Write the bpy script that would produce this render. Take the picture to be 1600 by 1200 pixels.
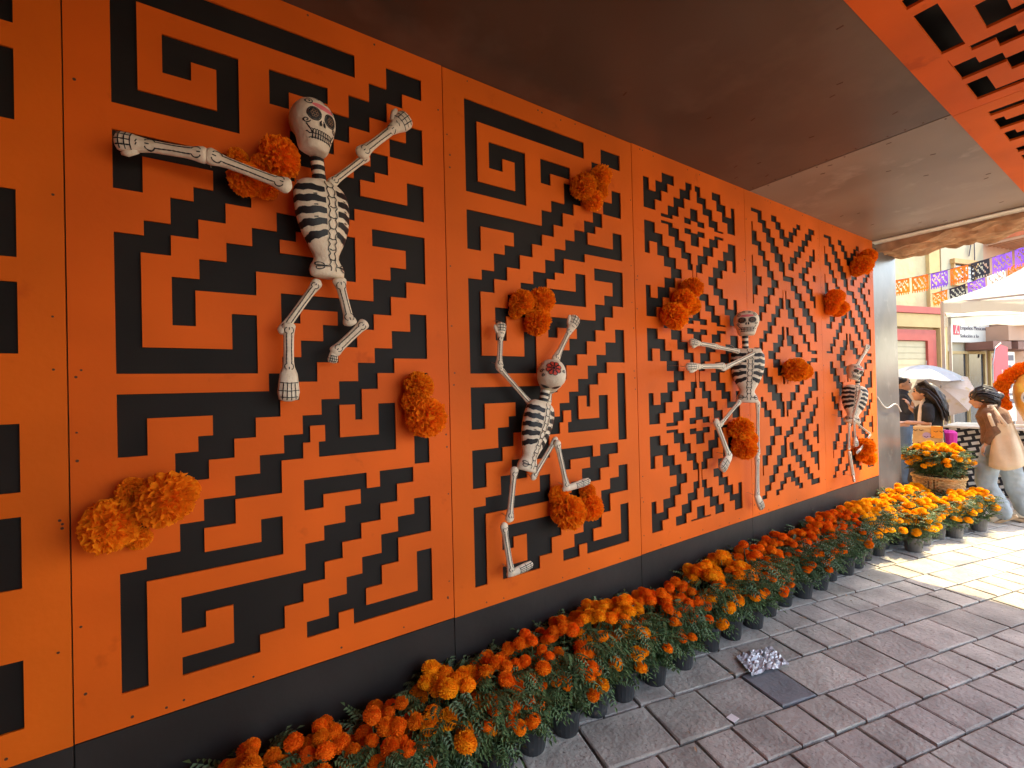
import bpy, bmesh, math, random
from mathutils import Vector, Matrix, noise
from mathutils.bvhtree import BVHTree
R=math.radians
rnd=random.Random(7)
for o in list(bpy.data.objects): bpy.data.objects.remove(o)
scene=bpy.context.scene
COL=scene.collection
# ---------------------------------------------------------------- camera, sky, sun, exposure
CAMZ=1.616; CAMY=-1.8113
yaw,pitch,roll=0.586760,0.006855,-0.024096
fwd=Vector((math.sin(yaw)*math.cos(pitch),math.cos(yaw)*math.cos(pitch),math.sin(pitch)))
rt=Vector((math.cos(yaw),-math.sin(yaw),0)); up=rt.cross(fwd)
r2=rt*math.cos(roll)+up*math.sin(roll); u2=up*math.cos(roll)-rt*math.sin(roll)
cd=bpy.data.cameras.new('camera'); cam=bpy.data.objects.new('camera',cd); COL.objects.link(cam)
m=Matrix.Identity(4)
for i in range(3): m[i][0]=r2[i]; m[i][1]=u2[i]; m[i][2]=-fwd[i]
m[0][3]=0.; m[1][3]=CAMY; m[2][3]=CAMZ
cam.matrix_world=m
cd.sensor_fit='HORIZONTAL'; cd.sensor_width=36; cd.lens=15.8625; cd.clip_start=0.03; cd.clip_end=600
scene.camera=cam
SUN=Vector((0.60,-0.27,1.0)).normalized()
world=bpy.data.worlds.new('World'); scene.world=world; world.use_nodes=True
wn=world.node_tree; bg=wn.nodes['Background']
sky=wn.nodes.new('ShaderNodeTexSky'); sky.sky_type='NISHITA'; sky.sun_disc=False
sky.sun_elevation=math.asin(SUN.z); sky.sun_rotation=math.atan2(SUN.x,SUN.y)
sky.air_density=1.3; sky.dust_density=2.0
wn.links.new(sky.outputs[0],bg.inputs[0]); bg.inputs[1].default_value=0.15
sd=bpy.data.lights.new('sun','SUN'); sd.energy=2.2; sd.angle=R(0.53); sd.color=(1.0,0.83,0.48)
so=bpy.data.objects.new('sun',sd); COL.objects.link(so); so.rotation_euler=SUN.to_track_quat('Z','Y').to_euler(); so.location=(8,-6,12)
scene.view_settings.view_transform='Standard'; scene.view_settings.look='None'; scene.view_settings.gamma=1.0
scene.view_settings.use_curve_mapping=False
scene.view_settings.exposure=2.5
try:
    scene.cycles.max_bounces=7; scene.cycles.diffuse_bounces=4; scene.cycles.glossy_bounces=2; scene.cycles.transmission_bounces=3
except Exception: pass
# ---------------------------------------------------------------- materials
MATS={}
def mat(name,col,rough=.6,var=.12,scale=6.,bump=0.,bscale=40.,spec=.4,metal=0.,rand=0.,stain=None,trans=0.,coat=0.,hue=0.,pos=False):
    if name in MATS: return MATS[name]
    m=bpy.data.materials.new(name); m.use_nodes=True; MATS[name]=m
    n=m.node_tree.nodes; l=m.node_tree.links; b=n['Principled BSDF']
    b.inputs['Roughness'].default_value=rough; b.inputs['Metallic'].default_value=metal
    b.inputs['Specular IOR Level'].default_value=spec
    if coat: b.inputs['Coat Weight'].default_value=coat
    tc=n.new('ShaderNodeNewGeometry' if pos else 'ShaderNodeTexCoord'); CO='Position' if pos else 'Object'; nz=n.new('ShaderNodeTexNoise'); nz.inputs['Scale'].default_value=scale; nz.inputs['Detail'].default_value=2.5
    l.new(tc.outputs[CO],nz.inputs['Vector'])
    mr=n.new('ShaderNodeMapRange'); mr.inputs[1].default_value=.3; mr.inputs[2].default_value=.7; mr.inputs[3].default_value=1-var; mr.inputs[4].default_value=1+var
    l.new(nz.outputs['Fac'],mr.inputs[0])
    hs=n.new('ShaderNodeHueSaturation'); hs.inputs['Color'].default_value=(*col,1)
    l.new(mr.outputs[0],hs.inputs['Value'])
    out=hs.outputs[0]
    if rand or hue:
        oi=n.new('ShaderNodeObjectInfo')
        if rand:
            r3=n.new('ShaderNodeMapRange'); r3.inputs[3].default_value=1-rand; r3.inputs[4].default_value=1+rand
            l.new(oi.outputs['Random'],r3.inputs[0]); mu=n.new('ShaderNodeMath'); mu.operation='MULTIPLY'
            l.new(mr.outputs[0],mu.inputs[0]); l.new(r3.outputs[0],mu.inputs[1]); l.new(mu.outputs[0],hs.inputs['Value'])
        if hue:
            w=n.new('ShaderNodeTexWhiteNoise'); w.noise_dimensions='1D'; l.new(oi.outputs['Random'],w.inputs['W'])
            r4=n.new('ShaderNodeMapRange'); r4.inputs[3].default_value=.5-hue; r4.inputs[4].default_value=.5+hue
            l.new(w.outputs[0],r4.inputs[0]); l.new(r4.outputs[0],hs.inputs['Hue'])
    if stain:
        sc,scol,thr=stain
        n2=n.new('ShaderNodeTexNoise'); n2.inputs['Scale'].default_value=sc; n2.inputs['Detail'].default_value=4; n2.inputs['Roughness'].default_value=.65
        l.new(tc.outputs[CO],n2.inputs['Vector'])
        m2=n.new('ShaderNodeMapRange'); m2.inputs[1].default_value=thr; m2.inputs[2].default_value=thr+.12; l.new(n2.outputs['Fac'],m2.inputs[0])
        mx=n.new('ShaderNodeMix'); mx.data_type='RGBA'; l.new(m2.outputs[0],mx.inputs[0]); l.new(out,mx.inputs[6]); mx.inputs[7].default_value=(*scol,1)
        out=mx.outputs[2]
    l.new(out,b.inputs['Base Color'])
    if bump:
        n3=n.new('ShaderNodeTexNoise'); n3.inputs['Scale'].default_value=bscale; n3.inputs['Detail'].default_value=3
        l.new(tc.outputs[CO],n3.inputs['Vector'])
        bp=n.new('ShaderNodeBump'); bp.inputs['Strength'].default_value=bump; bp.inputs['Distance'].default_value=.01
        l.new(n3.outputs['Fac'],bp.inputs['Height']); l.new(bp.outputs[0],b.inputs['Normal'])
    if trans:
        tr=n.new('ShaderNodeBsdfTranslucent'); l.new(out,tr.inputs[0]); ms=n.new('ShaderNodeMixShader'); ms.inputs[0].default_value=trans
        o=n['Material Output']; l.new(b.outputs[0],ms.inputs[1]); l.new(tr.outputs[0],ms.inputs[2]); l.new(ms.outputs[0],o.inputs[0])
    return m
ORANGE=mat('orange_paint',(.72,.122,.005),.6,.15,1.9,.08,42.,.18,rand=.05,hue=.004,stain=(5.,(.56,.078,.003),.62))
BLACK=mat('black_board',(.016,.0125,.010),.6,.25,3.,.1,18.,.16)
SKIRT=mat('skirting_black',(.026,.021,.018),.5,.3,2.5,.2,14.,.3,stain=(9.,(.09,.075,.06),.68))
CEIL=[mat('ceiling_board_shaded',(.085,.058,.039),.34,.3,1.3,.03,5.,.55,stain=(1.7,(.115,.08,.055),.52)),mat('ceiling_board_lit',(.25,.19,.135),.38,.2,1.6,.03,5.,.5,stain=(3.,(.32,.25,.185),.56))]  # left board darkened, right board lightened: light falloff along the ceiling put into colour
RAWEDGE=mat('raw_edge',(.55,.47,.36),.8,.2,30.)
WHITE=mat('papier_mache',(.76,.63,.46),.6,.08,14.,.5,48.,.3,stain=(9.,(.66,.52,.35),.62))
INK=mat('black_ink',(.012,.011,.012),.5,.1)
PINK=mat('pink_paint',(.72,.16,.17),.6,.15,20.)
RED=mat('red_paint',(.70,.07,.035),.55,.15,20.)
SCREW=mat('screw_head',(.09,.03,.012),.5,.1)
CREPE=mat('crepe_paper',(.98,.285,.008),.85,.10,9.,0,40,.1,rand=.07,trans=.35,hue=.004)
MARI=[mat('marigold_deep',(.86,.19,.005),.85,.15,30.,0,40,.1,rand=.12,trans=.12,hue=.008),mat('marigold_gold',(.94,.32,.005),.85,.15,30.,0,40,.1,rand=.1,trans=.12,hue=.008)]
MARI.append(mat('marigold_gold_sunlit',(.97,.46,.008),.85,.15,30.,0,40,.1,rand=.1,trans=.15,hue=.006))  # gold variety again, with the yellow of direct sun mixed into its colour
LEAF=mat('marigold_leaf',(.085,.135,.045),.55,.35,9.,0,40,.35,rand=.15)
STEM=mat('marigold_stem',(.09,.13,.04),.6,.2)
POT=mat('plastic_pot',(.030,.030,.032),.5,.3,12.,.1,30.,.4,stain=(14.,(.12,.10,.08),.62))
POTG=mat('dusty_pot',(.11,.10,.092),.6,.3,12.,.1,30.,.4,stain=(18.,(.2,.18,.15),.6))
SOIL=mat('soil',(.05,.035,.025),.9,.4,40.,.6,60.)
WICKER=mat('wicker',(.55,.33,.12),.6,.25,22.,.2,60.,.35)
STONE=mat('paving_stone',(.375,.345,.295),.78,.24,5.,.55,38.,.25,rand=.18,stain=(70.,(.17,.155,.14),.575),hue=.012,pos=True)
SLATE=mat('slate_stone',(.17,.18,.185),.62,.2,7.,.35,45.,.4,pos=True)
JOINT=mat('joint_soil',(.12,.095,.08),.9,.4,25.,.5,60.)
ROCK=mat('carved_stone',(.52,.31,.17),.85,.35,7.,1.,26.,.2)
GREYPL=mat('weathered_sheet',(.10,.092,.088),.36,.35,2.2,.15,8.,.5,stain=(4.,(.16,.15,.14),.58))
TRIM=mat('pale_trim',(.80,.77,.64),.55,.12,20.,.2,60.,.4)
# ---------------------------------------------------------------- mesh helpers
class MB:
    def __init__(s): s.v=[]; s.f=[]
    def quad(s,a,b,c,d):
        k=len(s.v); s.v+=[tuple(a),tuple(b),tuple(c),tuple(d)]; s.f.append((k,k+1,k+2,k+3)); return s
    def poly(s,pts):
        k=len(s.v); s.v+=[tuple(p) for p in pts]; s.f.append(tuple(range(k,k+len(pts)))); return s
    def box(s,a,b):
        k=len(s.v); (x0,y0,z0),(x1,y1,z1)=a,b
        s.v+=[(x0,y0,z0),(x1,y0,z0),(x1,y1,z0),(x0,y1,z0),(x0,y0,z1),(x1,y0,z1),(x1,y1,z1),(x0,y1,z1)]
        s.f+=[tuple(k+i for i in q) for q in ((0,3,2,1),(4,5,6,7),(0,1,5,4),(1,2,6,5),(2,3,7,6),(3,0,4,7))]; return s
    def bar(s,p,q,w,h=None,upv=(0,0,1)):
        p,q=Vector(p),Vector(q); d=(q-p).normalized(); u=Vector(upv)
        if abs(d.dot(u))>.98: u=Vector((1,0,0))
        a=d.cross(u).normalized(); b=a.cross(d); h=h or w; k=len(s.v)
        for c in (p,q):
            for i,j in ((-1,-1),(1,-1),(1,1),(-1,1)): s.v.append(tuple(c+a*i*w/2+b*j*h/2))
        s.f+=[tuple(k+i for i in t) for t in ((0,1,2,3),(7,6,5,4),(0,4,5,1),(1,5,6,2),(2,6,7,3),(3,7,4,0))]; return s
    def tube(s,pts,rad,seg=8,cap=True,flat=1.,fdir=(0,1,0)):
        pts=[Vector(p) for p in pts]; n=len(pts)
        if not hasattr(rad,'__len__'): rad=[rad]*n
        k=len(s.v); fd=Vector(fdir)
        for i,p in enumerate(pts):
            d=(pts[min(i+1,n-1)]-pts[max(i-1,0)])
            d=d.normalized() if d.length>1e-9 else Vector((0,0,1))
            b=fd-d*fd.dot(d)
            if b.length<.05: b=Vector((1,0,.01))-d*d.x
            b.normalize(); a=d.cross(b)
            for j in range(seg):
                t=2*math.pi*j/seg; s.v.append(tuple(p+a*math.cos(t)*rad[i]+b*math.sin(t)*rad[i]*flat))
        for i in range(n-1):
            for j in range(seg):
                s.f.append((k+i*seg+j,k+i*seg+(j+1)%seg,k+(i+1)*seg+(j+1)%seg,k+(i+1)*seg+j))
        if cap:
            s.f.append(tuple(k+j for j in range(seg))[::-1]); s.f.append(tuple(k+(n-1)*seg+j for j in range(seg)))
        return s
    def lathe(s,prof,c=(0,0,0),seg=16,cap=False):
        k=len(s.v)
        for r,z in prof:
            for j in range(seg):
                t=2*math.pi*j/seg; s.v.append((c[0]+r*math.cos(t),c[1]+r*math.sin(t),c[2]+z))
        for i in range(len(prof)-1):
            for j in range(seg): s.f.append((k+i*seg+j,k+i*seg+(j+1)%seg,k+(i+1)*seg+(j+1)%seg,k+(i+1)*seg+j))
        if cap: s.f.append(tuple(k+(len(prof)-1)*seg+j for j in range(seg)))
        return s
    def ball(s,c,r,seg=10,rings=7,sc=(1,1,1)):
        prof=[]
        k=len(s.v); c=Vector(c)
        for i in range(rings+1):
            ph=math.pi*i/rings
            for j in range(seg):
                t=2*math.pi*j/seg; s.v.append((c.x+r*sc[0]*math.sin(ph)*math.cos(t),c.y+r*sc[1]*math.sin(ph)*math.sin(t),c.z-r*sc[2]*math.cos(ph)))
        for i in range(rings):
            for j in range(seg): s.f.append((k+i*seg+j,k+i*seg+(j+1)%seg,k+(i+1)*seg+(j+1)%seg,k+(i+1)*seg+j))
        return s
    def xf(s,M,k0=0):
        for i in range(k0,len(s.v)): s.v[i]=tuple(M@Vector(s.v[i]))
        return s
    def mesh(s,name,smooth=False,mats=()):
        me=bpy.data.meshes.new(name); me.from_pydata(s.v,[],s.f)
        for q in mats: me.materials.append(q)
        if smooth: me.polygons.foreach_set('use_smooth',[True]*len(me.polygons))
        me.update(); return me
    def build(s,name,m,parent=None,smooth=False):
        return link(name,s.mesh(name,smooth,[m]),parent)
def link(name,me,parent=None):
    o=bpy.data.objects.new(name,me); COL.objects.link(o); o.parent=parent; return o
def tag(o,label=None,cat=None,group=None,kind=None):
    if label: o['label']=label
    if cat: o['category']=cat
    if group: o['group']=group
    if kind: o['kind']=kind
    return o
def empty(name,loc=(0,0,0),rz=0):
    o=bpy.data.objects.new(name,None); COL.objects.link(o); o.location=loc; o.rotation_euler=(0,0,rz); o.empty_display_size=.1; return o
def thing(name,label,cat,loc=(0,0,0),rz=0,group=None):
    return tag(empty(name,loc,rz),label,cat,group)
def fixn(me):
    bm=bmesh.new(); bm.from_mesh(me); bmesh.ops.remove_doubles(bm,verts=bm.verts,dist=1e-5); bmesh.ops.recalc_face_normals(bm,faces=bm.faces); bm.to_mesh(me); bm.free(); return me
def evalmods(o):
    bpy.context.view_layer.update()
    dg=bpy.context.evaluated_depsgraph_get(); me=bpy.data.meshes.new_from_object(o.evaluated_get(dg)); o.modifiers.clear(); o.data=me; return o
def blob(name,mb,m,parent=None,vox=.015,smooth=6,fold=0.,fscale=14.):
    # several overlapping volumes fused into one continuous skin
    me=mb.mesh(name,False,[m]); bm=bmesh.new(); bm.from_mesh(me); bmesh.ops.recalc_face_normals(bm,faces=bm.faces); bm.to_mesh(me); bm.free()
    o=link(name,me,parent); r=o.modifiers.new('r','REMESH'); r.mode='VOXEL'; r.voxel_size=vox
    sm=o.modifiers.new('s','SMOOTH'); sm.iterations=smooth; sm.factor=.5
    par=o.parent; o.parent=None; evalmods(o); o.parent=par
    if fold:
        o.data.calc_loop_triangles()
        nrm=[v.normal.copy() for v in o.data.vertices]
        for v,n in zip(o.data.vertices,nrm):
            p=v.co*fscale; v.co+=n*fold*(noise.noise(Vector((p.x,p.y,p.z*.45)))+.4*noise.noise(p*2.3))
    if not o.data.materials: o.data.materials.append(m)
    o.data.polygons.foreach_set('use_smooth',[True]*len(o.data.polygons)); return o
def text(name,s,size,m,parent,M,extrude=.002,align='LEFT',sx=1.):
    c=bpy.data.curves.new(name,'FONT'); c.body=s; c.size=size; c.extrude=extrude; c.align_x=align
    o=bpy.data.objects.new(name,c); COL.objects.link(o); bpy.context.view_layer.update()
    me=bpy.data.meshes.new_from_object(o.evaluated_get(bpy.context.evaluated_depsgraph_get())); bpy.data.objects.remove(o)
    me.transform(M@Matrix.Diagonal((sx,1,1,1))); me.materials.clear(); me.materials.append(m); return link(name,me,parent)
# rectilinear cut-out sheet: rectangle minus polygons, with thickness, on integer millimetres
def cut_sheet(rect,polys,th,M,m,name,parent):
    x0,y0,x1,y1=rect; xs={x0,x1}; ys={y0,y1}
    P=[[(p[i],p[i+1]) for i in range(0,len(p),2)] for p in polys]
    for p in P:
        for x,y in p:
            if x0<x<x1: xs.add(x)
            if y0<y<y1: ys.add(y)
    xs=sorted(xs); ys=sorted(ys); nx,ny=len(xs)-1,len(ys)-1
    hole=[[False]*ny for _ in range(nx)]
    for p in P:
        ed=[(a,b) for a,b in zip(p,p[1:]+p[:1]) if a[0]==b[0]]
        bx=[q[0] for q in p]; by=[q[1] for q in p]; mnx,mxx,mny,mxy=min(bx),max(bx),min(by),max(by)
        for j in range(ny):
            cy=(ys[j]+ys[j+1])/2
            if not mny<cy<mxy: continue
            cr=sorted(a[0] for a,b in ed if min(a[1],b[1])<cy<max(a[1],b[1]))
            for i in range(nx):
                cx=(xs[i]+xs[i+1])/2
                if mnx<cx<mxx and sum(1 for c in cr if c<cx)%2: hole[i][j]=True
    vid={}; V=[]; Fc=[]
    def vv(i,j,k):
        key=(i,j,k)
        if key not in vid: vid[key]=len(V); V.append((xs[i]/1000,ys[j]/1000,-th if k else 0.))
        return vid[key]
    H=lambda i,j: hole[i][j] if 0<=i<nx and 0<=j<ny else True
    for i in range(nx):
        for j in range(ny):
            if hole[i][j]: continue
            Fc.append((vv(i,j,0),vv(i+1,j,0),vv(i+1,j+1,0),vv(i,j+1,0)))
            if H(i-1,j): Fc.append((vv(i,j,0),vv(i,j+1,0),vv(i,j+1,1),vv(i,j,1)))
            if H(i+1,j): Fc.append((vv(i+1,j+1,0),vv(i+1,j,0),vv(i+1,j,1),vv(i+1,j+1,1)))
            if H(i,j-1): Fc.append((vv(i+1,j,0),vv(i,j,0),vv(i,j,1),vv(i+1,j,1)))
            if H(i,j+1): Fc.append((vv(i,j+1,0),vv(i+1,j+1,0),vv(i+1,j+1,1),vv(i,j+1,1)))
    me=bpy.data.meshes.new(name); me.from_pydata([tuple(M@Vector(v)) for v in V],[],Fc); me.materials.append(m)
    bm=bmesh.new(); bm.from_mesh(me); bmesh.ops.dissolve_limit(bm,angle_limit=.01,verts=bm.verts,edges=bm.edges); bmesh.ops.triangulate(bm,faces=bm.faces); bm.to_mesh(me); bm.free()
    return link(name,me,parent)
# painted lines laid on a curved surface: ribbons projected along the frame normal
def ink_lines(ob,lines,width,m,F,name='painted_lines',step=.005,fills=(),lift=.0009):
    me=ob.data; inv=F.inverted()
    V=[inv@v.co for v in me.vertices]; bvh=BVHTree.FromPolygons(V,[tuple(p.vertices) for p in me.polygons])
    def hit(x,y):
        h=bvh.ray_cast(Vector((x,y,3.)),Vector((0,0,-1)))
        if h[0] is None: return None
        n=h[1]; 
        if n.z<0: n=-n
        return h[0]+n*lift+Vector((0,0,lift*.5))
    mb=MB()
    for ln in lines:
        w=width
        if isinstance(ln,tuple): ln,w=ln
        pts=[Vector(p) for p in ln]; rs=[pts[0]]
        for a,b in zip(pts,pts[1:]):
            k=max(1,int((b-a).length/step)); rs+=[a.lerp(b,(i+1)/k) for i in range(k)]
        nw=max(1,int(w/.007)); rows=[]
        for i,p in enumerate(rs):
            d=rs[min(i+1,len(rs)-1)]-rs[max(i-1,0)]
            if d.length<1e-9: d=Vector((1,0))
            d.normalize(); nn=Vector((-d.y,d.x)); ww=w*(1+.22*math.sin(i*1.7+p.x*90))
            rows.append([hit(*(p+nn*ww*(j/nw-.5))) for j in range(nw+1)])
        for a,b in zip(rows,rows[1:]):
            for j in range(nw):
                q=(a[j],a[j+1],b[j+1],b[j])
                if None in q: continue
                if max((q[0]-q[2]).length,(q[1]-q[3]).length)>.05: continue
                mb.quad(*q)
    for cx,cy,rx,ry in fills:
        prev=None
        for r in (0.01,.35,.7,1.):
            ring=[hit(cx+rx*r*math.cos(t*math.pi/9),cy+ry*r*math.sin(t*math.pi/9)) for t in range(18)]
            if prev:
                for j in range(18):
                    q=(prev[j],prev[(j+1)%18],ring[(j+1)%18],ring[j])
                    if None not in q: mb.quad(*q)
            prev=ring
    if not mb.f: return None
    mb.xf(F); return mb.build(name,m,ob)
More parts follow.
